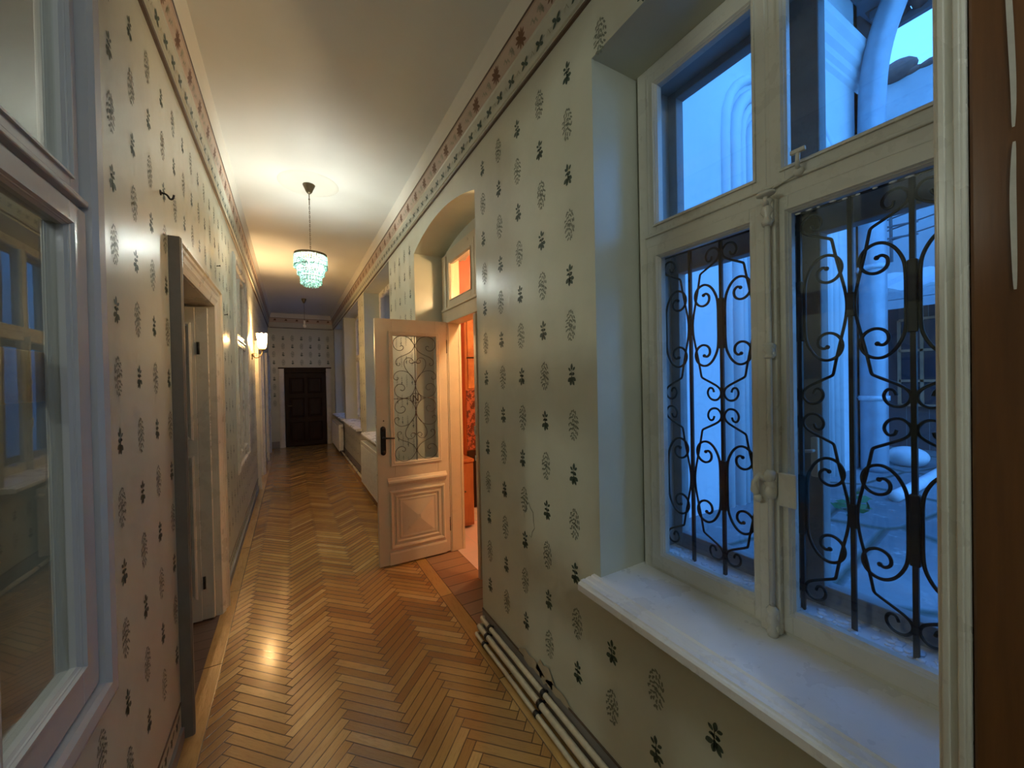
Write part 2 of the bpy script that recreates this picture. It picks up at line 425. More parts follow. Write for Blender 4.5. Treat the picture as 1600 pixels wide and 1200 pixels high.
ARCH0, ARCHH = 2.716, .108
NY0, NY1 = 2.18, 3.52
WIN1 = (.10, 1.115, .78, 2.74)
WIN = [WIN1, (4.55, 6.31, .78, 2.935), (6.90, 8.87, .78, 2.935), (9.08, 10.90, .78, 2.935)]
XO = 1.50
def wall_right():
    mb = MB()
    holes = [w for w in WIN] + [(NY0, NY1, 0, ARCH0+ARCHH+.01)]
    wall_boxes(mb, XR, XO, YB, NY1, 0, HC, holes); wall_boxes(mb, XR, 1.37, NY1, 4.12, 0, HC, []); wall_boxes(mb, XR, XO, 4.12, YE, 0, HC, holes)
    # arch filling above the door recess
    n = 18; c = (NY0+NY1)/2; hw = (NY1-NY0)/2
    R = (hw*hw+ARCHH*ARCHH)/(2*ARCHH)
    def az(y): return ARCH0 + ARCHH - R + math.sqrt(max(0, R*R-(y-c)**2))
    top = ARCH0+ARCHH+.01
    for i in range(n):
        a = NY0 + (NY1-NY0)*i/n; b = NY0 + (NY1-NY0)*(i+1)/n
        vs = [(XR,a,az(a)),(XR,b,az(b)),(XR,b,top),(XR,a,top),(XO,a,az(a)),(XO,b,az(b)),(XO,b,top),(XO,a,top)]
        mb.add(vs, [(0,1,2,3),(4,7,6,5),(0,4,5,1),(3,2,6,7)], 0)
    P = lambda u, v, h: (XR-h, u, v)
    for iy in range(-6, 60):
        for iz in range(-6, 9):
            y = 1.265 + .2*iy; z = 1.362 + .2035*iz
            if y < .2 or y > YE-.05 or z < .2 or z > 2.93: continue
            bad = False
            for (a, b, c0, c1) in holes:
                if a-.03 < y < b+.03 and c0-.06 < z < c1+.03: bad = True
            if bad: continue
            if (iy+iz) % 2: motif_dark(mb, P, y+random.uniform(-.004,.004), z, 1, .88)
            else: motif_light(mb, P, y+random.uniform(-.004,.004), z, 2, .84)
    # filled and repainted patch of plaster, bare scuff above the pipes
    pts = [(1.62+.045*math.cos(q*PI/8)*(1+.2*math.sin(q*2.3)), .865+.075*math.sin(q*PI/8)*(1+.15*math.cos(q*1.7))) for q in range(13)]
    stroke(mb, P, pts, .005, 2)
    for (cy_, cz_, ry, rz) in ((1.62,.17,.11,.028),(1.50,.185,.07,.045),(1.40,.165,.09,.02)):
        poly = [P(cy_+ry*math.cos(q*PI/9)*(1+.25*math.sin(q*3.1)), cz_+rz*math.sin(q*PI/9)*(1+.3*math.cos(q*2.2)), .0062) for q in range(18)]
        mb.add(poly, [tuple(range(18))], 5)
    # stencilled skirting
    mb.box(XR-.004, XR, YB, NY0, 0, .15, 3); mb.box(XR-.006, XR, YB, NY0, .15, .156, 4)
    mb.box(XR-.004, XR, NY1, YE, 0, .15, 3); mb.box(XR-.006, XR, NY1, YE, .15, .156, 4)
    o = mb.build('wall_right', [M['wall'], M['motif_d'], M['motif_l'], M['base'], M['line'], M['scuff']], recalc=False)
    return struct(o)
wall_right()

LW1 = (.37, 1.475, .72, 2.86)
LW2 = (4.50, 5.58, .72, 2.80)
D1 = (2.33, 3.28, 0, 2.09)
D2 = (7.02, 7.95, 0, 2.09)
D3 = (9.55, 10.45, 0, 2.09)
XI = -.62
def wall_left():
    mb = MB()
    holes = [LW1, LW2, D1, D2, D3]
    wall_boxes(mb, XI, XL, YB, YE, 0, HC, holes)
    P = lambda u, v, h: (XL+h, u, v)
    for iy in range(-2, 52):
        for iz in range(-7, 9):
            y = 1.605 + .187*iy; z = 1.585 + .1975*iz
            if y > YE-.05 or z < .22 or z > 2.92: continue
            bad = False
            for (a, b, c0, c1) in holes:
                if a-.13 < y < b+.13 and c0-.1 < z < c1+.15: bad = True
            if bad: continue
            if (iy+iz) % 2: motif_dark(mb, P, y, z, 1, .8)
            else: motif_light(mb, P, y, z, 2, .8)
    # stencilled skirting band with a row of dark leaves
    segs = [(YB, 2.2), (3.41, 6.9), (8.08, 9.43), (10.58, YE)]
    for a, b in segs:
        mb.box(XL, XL+.004, a, b, .165, .172, 4)
        mb.box(XL, XL+.012, a, b, 0, .06, 3)
        y = a+.05
        while y < b-.04:
            for d, l, w in ((0,.04,.018),(2.3,.028,.014),(-2.3,.028,.014),(PI,.03,.016)):
                petal(mb, P, y, .115, l, w, d+.4, 1, .0008)
            y += .085
    o = mb.build('wall_left', [M['wall'], M['motif_d'], M['motif_l'], M['base'], M['line']], recalc=False)
    return struct(o)
wall_left()

# end wall
EX0, EX1, EZ = -.135, .80, 1.84
def wall_end():
    mb = MB()
    mb.box(XL-.15, EX0, YE, YE+.2, 0, HC); mb.box(EX1, XR+.4, YE, YE+.2, 0, HC); mb.box(EX0, EX1, YE, YE+.2, EZ, HC); mb.box(EX0-.1, EX1+.1, YE+.2, YE+.25, 0, HC)
    P = lambda u, v, h: (u, YE-h, v)
    for ix in range(8):
        for iz in range(0, 9):
            x = -.34 + .2*ix; z = 1.10 + .2*iz
            if x > .93 or z > 2.9 or (-.3 < x < .98 and z < 2.0): continue
            (motif_dark if (ix+iz) % 2 else motif_light)(mb, P, x, z, 1 if (ix+iz) % 2 else 2)
    mb.box(XL, -.26, YE-.012, YE, 0, .16, 3)
    struct(mb.build('wall_end', [M['wall'], M['motif_d'], M['motif_l'], M['base']], recalc=False))
wall_end()
mb = MB(); mb.box(XL-.2, XR+.5, YB-.2, YB, 0, HC); struct(mb.build('wall_back', M['wall']))

# floor, ceiling
mb = MB(); mb.box(XL, XR, YB, YE+.3, -.08, 0); struct(mb.build('floor', M['floor']))
mb = MB(); mb.box(XR, 1.30, NY0, NY1, -.08, .001)
o = mb.build('floor_door_recess', M['floor_niche']); struct(o)
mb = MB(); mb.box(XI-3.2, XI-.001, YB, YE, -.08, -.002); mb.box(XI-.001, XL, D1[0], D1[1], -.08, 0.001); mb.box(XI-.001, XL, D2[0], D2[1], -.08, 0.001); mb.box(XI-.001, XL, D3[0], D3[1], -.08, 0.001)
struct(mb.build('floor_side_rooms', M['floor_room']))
mb = MB(); mb.box(XI-3.4, XO, YB-.2, YE+.3, HC, HC+.15); struct(mb.build('ceiling', M['ceil']))
# hidden rooms on the left
mb = MB()
mb.box(XI-3.4, XI-3.2, YB-.2, YE+.3, -.1, HC); mb.box(XI-3.2, XI, YB-.2, YB, 0, HC); mb.box(XI-3.2, XI, YE, YE+.2, 0, HC)
mb.box(XI-3.2, XI, 3.9, 4.0, 0, HC); mb.box(XI-3.2, XI, 1.85, 1.95, 0, HC)
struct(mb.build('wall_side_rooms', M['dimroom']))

# ------------------------------------------------------------------ crown moulding
def crown_side(name, xw, s):
    """s=+1: profile grows towards +x (left wall), -1: right wall"""
    prof = [(0,2.951),(.012,2.953),(.016,2.958),(.016,2.963),(.024,2.966),(.024,2.974),(.016,2.978),(.017,3.03),(.026,3.078),(.032,3.084),(.030,3.088),(.042,3.184),(.048,3.186),(.048,3.192),(.052,3.194),(.060,3.24),(.078,3.30),(0,3.30)]
    mats = [4,4,1,1,1,1,1,1,1,1,2,2,3,3,0,0,0,0]
    mb = MB(); mb.extrude_y([(xw+s*d, z) for d, z in prof], YB, YE, mats=[{0:0,1:1,2:2,3:3,4:3}[m] for m in mats])
    # patterns painted on the two bands
    def Ppink(u, v, h):
        tt = (v-3.088)/.096; return (xw+s*(.030+.012*tt+h), u, v)
    def Ppale(u, v, h): 
        tt = (v-2.978)/.10; return (xw+s*(.016+.011*tt*tt+h+.0008), u, v)
    y = -1.46+.01; i = 0
    while y < YE-.1:
        c = 3.13
        for a, l, w in ((100,.046,.017),(72,.046,.017),(130,.044,.015),(38,.052,.017),(8,.050,.015),(-25,.042,.014),(165,.034,.013),(215,.046,.016),(-70,.040,.014),(250,.042,.014)):
            petal(mb, Ppink, y, c, l, w, math.radians(a), 4)
        for q in range(7):
            cu = y+.10+.018*math.cos(q)+ (q-3)*.012; cv = c+.014*math.sin(q*2.1)
            stroke(mb, Ppink, [(cu-.014,cv-.012),(cu,cv+.010),(cu+.014,cv-.004)], .011, 5)
        for yy in (y, y+.125):
            for a in (35,145,215,325):
                petal(mb, Ppale, yy, 3.022, .032, .016, math.radians(a), 6)
            stroke(mb, Ppale, [(yy+.045,3.006),(yy+.058,3.03),(yy+.072,3.01)], .005, 5)
        y += .25; i += 1
    o = mb.build(name, [M['crownw'], M['pale'], M['pink'], M['line'], M['motif_b'], M['motif_g'], M['motif_d']], recalc=False)
    return struct(o)
crown_side('trim_1', XR, -1); crown_side('trim_2', XL, 1)
mb = MB()
prof = [(YE,2.945),(YE-.026,2.947),(YE-.026,2.955),(YE-.016,2.978),(YE-.026,3.08),(YE-.042,3.184),(YE-.048,3.192),(YE-.06,3.24),(YE-.078,3.30),(YE,3.30)]
mb.extrude_x(prof, XL+.03, XR-.03, mats=[3,3,1,1,2,3,0,0,0,0])
for k in range(6):
    x = -.3+.235*k
    for a, l, w in ((90,.042,.016),(60,.040,.016),(125,.036,.014),(30,.034,.014),(155,.030,.013),(-20,.030,.013),(200,.032,.014)):
        petal(mb, lambda u, v, h: (u, YE-.043-h, v), x, 3.13, l, w, math.radians(a), 4)
struct(mb.build('trim_3', [M['crownw'], M['pale'], M['pink'], M['line'], M['motif_b']]))

# ------------------------------------------------------------------ windows, right wall
def framebars(mb, xa, xb, y0, y1, z0, z1, w, wb=None, wt=None, mat=0, c=.003):
    wb = wb or w; wt = wt or w
    mb.cbox(xa, xb, y0, y0+w, z0, z1, c, mat); mb.cbox(xa, xb, y1-w, y1, z0, z1, c, mat)
    mb.cbox(xa, xb, y0+w-.001, y1-w+.001, z0, z0+wb, c, mat); mb.cbox(xa, xb, y0+w-.001, y1-w+.001, z1-wt, z1, c, mat)

def sash(root, name, xf, y0, y1, z0, z1, w, wb, wt, mat, gmat, facing=-1, thick=.04, bead=True):
    """xf: face plane; facing -1 = room on the -x side"""
    mb = MB(); xb = xf - facing*thick
    framebars(mb, min(xf,xb), max(xf,xb), y0, y1, z0, z1, w, wb, wt)
    if bead:  # stepped inner bead round the pane
        P = lambda u, v, h: (xf+facing*h, u, v)
        mb.rectloft(P, y0+w-.012, y1-w+.012, z0+wb-.012, z1-wt+.012, [(0,.0002),(0,.006),(.006,.006),(.012,-.004),(.016,-.010),(.016,-.022)], close=False)
    s = mb.build(name, mat, root)
    g = MB(); xg = xf - facing*thick*.5
    g.box(xg-.0015, xg+.0015, y0+w-.004, y1-w+.004, z0+wb-.004, z1-wt+.004)
    g.build('pane', gmat, s)
    return s

def right_window(n, W, full=True):
    y0, y1, z0, z1 = W
    r = empty('window_%d' % n, (1.22, (y0+y1)/2, z0)); struct(r)
    zf = z0+.015
    xf = 1.22
    mid = (y0+y1)/2+.012 if n == 1 else (y0+y1)/2
    # fixed frame
    mb = MB(); framebars(mb, xf+.004, xf+.075, y0-.005, y1-.012, zf, z1, .048, .03, .05)
    zt0, zt1 = 2.048, 2.098
    mb.cbox(xf-.004, xf+.075, y0+.03, y1-.05, zt0, zt1, .004)          # transom bar
    mb.cbox(xf-.012, xf+.0, y0+.03, y1-.05, zt1-.012, zt1-.002, .003)
    mb.cbox(xf+.002, xf+.075, mid-.018, mid+.018, zt1-.01, z1-.04, .003)
    mb.build('frame', M['white'], r)
    lo, hi = y0+.036, y1-.054
    for (a, b) in ((lo, mid), (mid, hi)):
        sash(r, 'sash', xf-.004, a+.001, b-.001, zf+.02, zt0+.004, .052, .062, .048, M['white'], M['glass'])
        sash(r, 'upper_sash', xf+.0, a+.004, b-.004, zt1-.002, z1-.035, .040, .040, .045, M['white'], M['glass'])
    # meeting cover strip + espagnolette bolt
    mb = MB()
    mb.cbox(xf-.022, xf-.003, mid-.030, mid+.026, zf+.012, zt0+.002, .004)
    mb.cbox(xf-.028, xf-.021, mid-.004, mid+.022, zf+.012, zt0-.006, .003)
    mb.cbox(xf-.014, xf-.003, mid+.024, mid+.046, zf+.02, zt0-.01, .004)
    mb.build('meeting_strip', M['white'], r)
    mb = MB(); yb = mid-.014; xb = xf-.034
    mb.tube([(xb, yb, zf+.035), (xb, yb, zt0-.02)], .0075, 8)
    for zc, hh in ((zf+.05,.045), (1.24,.04), (1.62,.022), (zt0-.035,.04)):
        mb.lathe([(.001,-hh),(.012,-hh),(.015,-hh*.7),(.009,-hh*.35),(.017,0),(.010,hh*.4),(.016,hh*.75),(.008,hh),(.001,hh)], (xb, yb, zc), 10)
        mb.cbox(xb+.0, xf-.020, yb-.014, yb+.014, zc-hh*.8, zc+hh*.8, .004)
    if full:
        # ornate handle: swelling S shape with knobs
        pts = [(xb-.004, yb+.006, 1.245), (xb-.016, yb+.022, 1.262), (xb-.018, yb+.036, 1.242), (xb-.014, yb+.038, 1.215), (xb-.010, yb+.030, 1.198)]
        mb.tube(pts, .008, 8, radii=[.007,.010,.007,.011,.006])
        mb.ball((xb-.010, yb+.030, 1.194), .012); mb.ball((xb-.006, yb, 1.262), .015, sz=1.2); mb.ball((xb-.004, yb, 1.218), .014, sz=1.5)
        mb.cbox(xf-.030, xf-.020, yb-.062, yb-.016, 1.18, 1.275, .004)
        mb.ball((xb-.010, yb-.002, zt0+.012), .020, sx=1, sy=1.3, sz=.45)
        mb.tube([(xb-.010, yb-.002, zt0-.02), (xb-.010, yb-.002, zt0+.012)], .007, 8)
    mb.build('espagnolette_bolt', M['white'], r)
    if full:
        mb = MB(); yk = mid-.085
        mb.tube([(xf-.012, yk, zt1+.002), (xf-.030, yk-.004, zt1+.012), (xf-.034, yk-.008, zt1+.045)], .0055, 8)
        mb.ball((xf-.012, yk, zt1+.0), .013); mb.cbox(xf-.040, xf-.030, yk-.026, yk+.010, zt1+.040, zt1+.052, .003)
        mb.tube([(xf-.012, mid-.02, zt1-.016), (xf-.014, yk+.01, zt1-.004)], .003, 6)
        mb.build('turn_catch', M['white'], r)
        # white paint chips still clinging along the top of the pane
        mb = MB()
        for k in range(9):
            mb.ball((xf+.004, mid-.07-.028*k+random.uniform(-.006,.006), 1.993+random.uniform(-.003,.002)), .004, sx=.5, sy=random.uniform(1,2.4), sz=.6, n=6)
        mb.build('loose_putty', M['white_sill'], r)
    # sill board
    ya, yb2 = (y0-.06, y1+.035)
    s = MB(); x0 = .918
    prof = [(x0+.004,.757),(x0,.762),(x0,.784),(x0+.005,.789),(x0+.012,.790),(x0+.014,.795),(x0+.030,.796),(x0+.034,.792),(x0+.040,.796),(x0+.058,.798),(x0+.062,.794),(x0+.068,.800),(1.24,.803),(1.24,.757)]
    s.extrude_y(prof, ya if n > 1 else y0-.01, yb2)
    # nose returns past the opening but the board is let into the wall
    s.build('window_sill', M['white_sill'], r)
    # box between inner and outer sashes and the outer window
    mb = MB()
    for (a, b, c0, c1) in ((y0-.004, y0+.012, z0, z1), (y1-.028, y1-.004, z0, z1)):
        mb.box(xf+.075, 1.42, a, b, c0, c1)
    mb.box(xf+.075, 1.42, y0, y1-.02, z1-.03, z1-.002)
    mb.box(xf+.04, 1.56, y0, y1-.02, z0-.03, z0+.072, 1)
    mb.build('window_box', [M['box'], M['white_sill']], r)
    mb = MB(); xo = 1.385
    framebars(mb, xo, xo+.045, y0, y1-.02, z0+.07, z1-.02, .046, .062, .04)
    mb.cbox(xo-.004, xo+.045, y0+.03, y1-.05, 1.972, 2.13, .004)
    mb.cbox(xo-.004, xo+.045, mid-.062, mid+.062, z0+.02, z1-.03, .005)
    mb.cbox(xo-.014, xo-.002, mid-.012, mid+.03, z0+.03, 2.05, .004)
    if full:
        mb.cbox(xo-.018, xo-.003, mid-.055, mid-.035, 1.24, 1.36, .004, 1)
        mb.tube([(xo-.018, mid-.045, 1.32), (xo-.034, mid-.045, 1.32), (xo-.036, mid-.012, 1.315)], .005, 6, 1)
    mb.build('outer_frame', [M['frame_dk'], M['white']], r)
    g = MB(); g.box(xo+.02, xo+.023, y0+.04, mid-.055, z0+.11, 2.0); g.box(xo+.02, xo+.023, mid+.055, y1-.06, z0+.11, 2.0)
    g.box(xo+.02, xo+.023, y0+.04, mid-.055, 2.12, z1-.05); g.box(xo+.02, xo+.023, mid+.055, y1-.06, 2.12, z1-.05)
    g.build('outer_pane', M['glass'], r)
    if full:
        mb = MB()
        for k in range(260):
            mb.ball((random.uniform(1.27,1.38), random.uniform(y0+.04,y1-.05), z0+.073), random.uniform(.004,.012), sz=.4, sx=random.uniform(.7,1.6), n=6)
        d = mb.build('paint_flakes', M['white_sill'], r); d['kind'] = 'stuff'
    return r
for i, w in enumerate(WIN): right_window(i+1, w, i == 0)

# wrought iron grille of window 1
def spiral(c, r0, a0, turns, n=22, shrink=.25, dirn=1):
    pts = []
    for i in range(n+1):
        t = i/n; a = a0 + dirn*turns*2*PI*t; r = r0*(1-(1-shrink)*t)
        pts.append((c[0]+r*math.cos(a), c[1]+r*math.sin(a)))
    return pts
def smooth(pts, k=3):
    for _ in range(k):
        q = [pts[0]]
        for a, b in zip(pts[:-1], pts[1:]):
            q += [tuple(a[i]*.75+b[i]*.25 for i in range(len(a))), tuple(a[i]*.25+b[i]*.75 for i in range(len(a)))]
        q.append(pts[-1]); pts = q
    return pts
def grille():
    XG = 1.315; S = .1207; yb = [.101 + S*k for k in range(9)]
    r = tag(empty('window_grille', (XG, .585, .79)), 'black wrought iron scroll grille behind the panes of the near window', 'window grille')
    zlo, zhi = .850, 2.035
    # thick bars: index even (.101,.343,.585,.827,1.067) ; thin: odd
    for k, y in enumerate(yb):
        mb = MB(); mb.cbox(XG-.0055, XG+.0055, y-.0055, y+.0055, zlo, zhi, .001)
        if k % 2 == 0:
            for zc in (1.735, 1.165):
                mb.cbox(XG-.009, XG+.009, y-.0095, y+.0095, zc-.088, zc+.088, .003)
        else:
            for zc in (1.735, 1.165):
                mb.cbox(XG-.008, XG+.008, y-.009, y+.009, zc-.032, zc+.032, .002)
        mb.build('bar', M['iron'], r)
    H = .278
    for k, y in enumerate(yb):
        if k % 2: continue
        for zc in (1.735, 1.165):
            for s in (-1, 1):
                if (y < .15 and s < 0) or (y > 1.0 and s > 0): continue
                # C scroll: hugs the bar, curls out at both ends
                C = []
                up = [(.0125,0),(.0125,.07),(.018,.100),(.036,.134),(.062,.150),(.090,.140),(.104,.112),(.096,.082),(.072,.068),(.048,.078),(.043,.102),(.056,.116),(.068,.110)]
                lowp = [(u, -v) for u, v in up]
                C = smooth(list(reversed(lowp))[:-1] + up, 3)
                mb = MB(); mb.tube([(XG, y+s*u, zc+v) for u, v in C], .0043, 6)
                mb.ball((XG, y+s*.067, zc+.110), .0062, n=8); mb.ball((XG, y+s*.067, zc-.110), .0062, n=8)
                mb.build('scroll', M['iron'], r)
                # bow: from a curl at the thick bar out to the thin bar and back
                B = [(.032,.242),(.036,.228),(.050,.226),(.058,.246),(.046,.268),(.022,.272),(.007,.256),(.005,.238),(.016,.222),(.046,.206),(.074,.192),(.079,.188),(.081,.180),(.086,.15),(.096,.10),(.109,.04),(.1125,0)]
                B2 = smooth(B + [(u, -v) for u, v in reversed(B[:-1])], 3)
                mb = MB(); mb.tube([(XG, y+s*u, zc+v*(H/.278)) for u, v in B2], .0040, 6)
                mb.build('bow', M['iron'], r)
    for z in (2.028,):
        mb = MB(); mb.cbox(XG-.004, XG+.004, .096, 1.073, z-.008, z+.008, .001); mb.build('rail', M['iron'], r)
grille()

# ------------------------------------------------------------------ door 1: arched recess on the right, double door with transom
XD = 1.25
def door_recess():
    r = empty('door_1', (XD, 2.85, 0)); struct(r)
    F0, F1 = 2.165, 3.44
    O0, O1, OZ = 2.20, 3.36, 2.078
    mb = MB()
    # jambs, head, transom
    mb.cbox(XD, XD+.12, O1, 3.50, .0, 2.70, .004); mb.cbox(XD, XD+.12, NY0+.001, O0, 0, 2.70, .004)
    mb.cbox(XD-.012, XD, O1+.005, O1+.06, 0, 2.68, .004)
    mb.cbox(XD-.01, XD+.12, NY0+.002, 3.50, OZ, 2.21, .006)
    mb.cbox(XD-.025, XD+.0, NY0+.002, 3.46, 2.185, 2.21, .006)
    mb.cbox(XD, XD+.12, O0, O1, 2.66, 2.72, .004)
    # deep lining of the door opening
    mb.box(XD+.10, 1.372, O1-.005, O1+.03, 0, 2.2)
    mb.box(XD+.115, 1.372, O0, O1, OZ-.0, OZ+.12)
    mb.build('frame', M['cream'], r)
    # transom sashes
    for (a, b) in ((2.76, 3.36), (2.20, 2.755)):
        sash(r, 'transom_sash', XD+.0, a, b, 2.215, 2.665, .07, .065, .065, M['cream'], M['glass'])
    # wall filling above the frame, inside the arch
    mb = MB(); mb.box(XD+.03, XD+.2, NY0, NY1, 2.70, 2.86); mb.box(XD+.03, 1.37, 3.50, NY1, 0, 2.86); mb.build('lunette_infill', M['wall'], r)
    # closed second leaf with latch plate
    mb = MB(); mb.cbox(XD+.01, XD+.055, O0+.003, 2.755, .01, OZ-.004, .004)
    P = lambda u, v, h: (XD+.01-h, u, v)
    mb.rectloft(P, O0+.08, 2.66, .88, 1.95, [(0,0),(0,.012),(.02,.014),(.035,-.004)], close=True)
    mb.rectloft(P, O0+.08, 2.66, .14, .62, [(0,0),(0,.012),(.02,.014),(.035,-.004)], close=True)
    mb.cbox(XD-.006, XD+.012, 2.745, 2.79, .01, OZ-.004, .004)
    mb.build('closed_leaf', M['cream'], r)
    mb = MB(); mb.cbox(XD-.012, XD+.0, 2.77, 2.80, 1.13, 1.20, .003); mb.cbox(XD-.012, XD-.004, 2.775, 2.79, .93, .97, .002)
    mb.build('strike_plate', M['white_metal'], r)
    mb = MB()
    for z in (1.86, .25):
        mb.tube([(XD-.014, 3.372, z-.055), (XD-.014, 3.372, z+.055)], .009, 8)
        mb.ball((XD-.014, 3.372, z+.062), .009, n=8)
    mb.build('hinge', M['brass_dk'], r)
door_recess()

def open_leaf():
    """white door leaf standing open at right angles to the wall"""
    X0, X1, YF, YK, ZT = .612, 1.236, 3.365, 3.405, 2.088
    r = tag(empty('door_leaf', (X1, YF+.02, 0)), 'cream panelled door leaf with scrolled ironwork over glass, standing open in the corridor', 'door')
    gx0, gx1, gz0, gz1 = .755, 1.130, .875, 1.948
    mb = MB()
    mb.cbox(X0, gx0, YF, YK, .012, ZT, .004); mb.cbox(gx1, X1, YF, YK, .012, ZT, .004)
    mb.cbox(gx0-.001, gx1+.001, YF, YK, gz1, ZT, .003); mb.cbox(gx0-.001, gx1+.001, YF, YK, .012, gz0, .003)
    P = lambda u, v, h: (u, YF-h, v)
    Q = lambda u, v, h: (u, YK+h, v)
    # glazing moulding
    for PP in (P, Q):
        mb.rectloft(PP, gx0-.035, gx1+.035, gz0-.035, gz1+.035, [(0,0),(0,.010),(.008,.013),(.020,.010),(.026,.014),(.034,.010),(.036,-.012)], close=False)
    # projecting ledge moulding
    L = [(0,.745),(-.004,.742),(-.012,.728),(-.026,.722),(-.030,.712),(-.030,.704),(-.016,.698),(-.012,.684),(0,.676)]
    mb.extrude_x([(YF+a, z) for a, z in L], .690, 1.205)
    # lower panel: nested mouldings and a shallow pyramid
    mb.rectloft(P, .705, 1.185, .145, .635, [(0,0),(0,.014),(.010,.020),(.022,.016),(.030,.004),(.044,.004),(.048,.014),(.058,.014),(.066,.002),(.078,.002),(.084,.010),(.10,.008),(.225,.026)], close=True)
    mb.rectloft(Q, .705, 1.185, .145, .635, [(0,0),(0,.014),(.010,.018),(.030,.004),(.10,.008)], close=True)
    # kick board
    mb.extrude_x([(YF+a, z) for a, z in [(0,.125),(-.010,.118),(-.014,.105),(-.014,.015),(0,.015)]], .695, 1.195)
    mb.build('leaf_frame', M['cream'], r)
    g = MB(); g.box(gx0-.004, gx1+.004, YF+.018, YF+.021, gz0-.004, gz1+.004); g.build('pane', M['glass'], r)
    # scroll grille
    def mp(px, py, side=-1):   # sketch units -> leaf
        u = px/143.0; v = (660-py)
        return ((gx0+gx1)/2 + side*(-u)*(gx1-gx0)/2*-1*-1 if False else (gx0+gx1)/2 + side*u*(gx1-gx0)/2, YF-.004, 1.412 + v*.00118)
    # left half curves, x measured outwards from the centre rod
    T1 = [(0,275),(28,225),(62,206),(100,206),(135,232),(143,268),(130,300),(105,316),(80,308),(72,288),(84,274),(96,284)]
    T2 = [(0,275),(20,318),(62,344),(105,362),(128,388),(124,416),(106,424),(96,412),(104,402)]
    T3 = [(0,395),(18,408),(34,402),(38,390),(30,376)]
    T4 = [(-0,545),(12,520),(42,478),(66,440),(74,405),(66,375),(45,362),(22,368),(6,392),(14,404),(28,404)]
    T5 = [(0,560),(12,515),(40,475),(80,458),(115,462),(140,488),(142,515),(125,528),(110,518),(114,505)]
    T6 = [(0,560),(6,600),(28,640),(60,658),(88,660),(125,640),(138,605),(132,572),(105,552),(76,562),(68,588),(84,606),(100,596)]
    rod = MB(); rod.tube([mp(0,204), mp(0,1116)], .0035, 6); rod.tube([mp(-143,660), mp(-36,660)], .003, 6); rod.tube([mp(36,660), mp(143,660)], .003, 6)
    for py in (275, 395, 560, 760, 925, 1045): rod.ball(mp(0, py), .0075, n=8)
    for sx in (-88, 88): rod.ball(mp(sx, 660), .007, n=8)
    gr = rod.build('iron_grille', M['iron2'], r)
    for T in (T1, T2, T3, T4, T5, T6):
        for side in (-1, 1):
            for flip in (0, 1):
                pts = [(a, 1320-b) if flip else (a, b) for a, b in T]
                mb = MB(); mb.tube([mp(a, b, side) for a, b in smooth(pts, 3)], .0026, 6)
                mb.build('scroll', M['iron2'], gr)
    mb = MB()
    mb.tube([mp(36*math.cos(a*PI/16), 660+36*math.sin(a*PI/16), 1) for a in range(33)], .003, 6)
    # monogram letter N
    for a, b in (((-15,636),(-15,684)),((15,636),(15,684)),((-15,638),(15,682))):
        A = Vector(mp(*a, 1)); B = Vector(mp(*b, 1)); mb.tube([A, B], .0048, 6)
    for p in ((-15,684),(15,636)): mb.tube([mp(p[0]-8,p[1],1), mp(p[0]+8,p[1],1)], .0035, 6)
    mb.build('monogram_ring', M['iron2'], gr)
    # handle
    mb = MB(); mb.cbox(.640, .684, YF-.010, YF, .965, 1.165, .004)
    mb.lathe([(.001,-.012),(.020,-.010),(.022,0)], (.662, YF, 1.165), 12, axis='y'); mb.lathe([(.001,-.012),(.020,-.010),(.022,0)], (.662, YF, .965), 12, axis='y')
    h = mb.build('handle_plate', M['black'], r)
    mb = MB(); mb.tube([(.662, YF-.008, 1.092), (.662, YF-.045, 1.092), (.668, YF-.052, 1.092), (.70, YF-.054, 1.090), (.745, YF-.050, 1.086)], .007, 8, radii=[.009,.008,.008,.007,.0055])
    mb.build('lever', M['black'], h)
    mb = MB(); mb.ball((.668, YF-.004, 1.232), .006); mb.build('key_rosette', M['brass_dk'], r)
    mb = MB(); mb.cbox(X0-.006, X0+.004, YF+.004, YK-.004, 1.20, 1.275, .002); mb.cbox(X0-.003, X0+.004, YF+.008, YK-.008, .98, 1.17, .001)
    mb.tube([(X0-.010, YF+.02, 1.06), (X0, YF+.02, 1.06)], .008, 6)
    mb.build('lock_plate', M['white_metal'], r)
open_leaf()

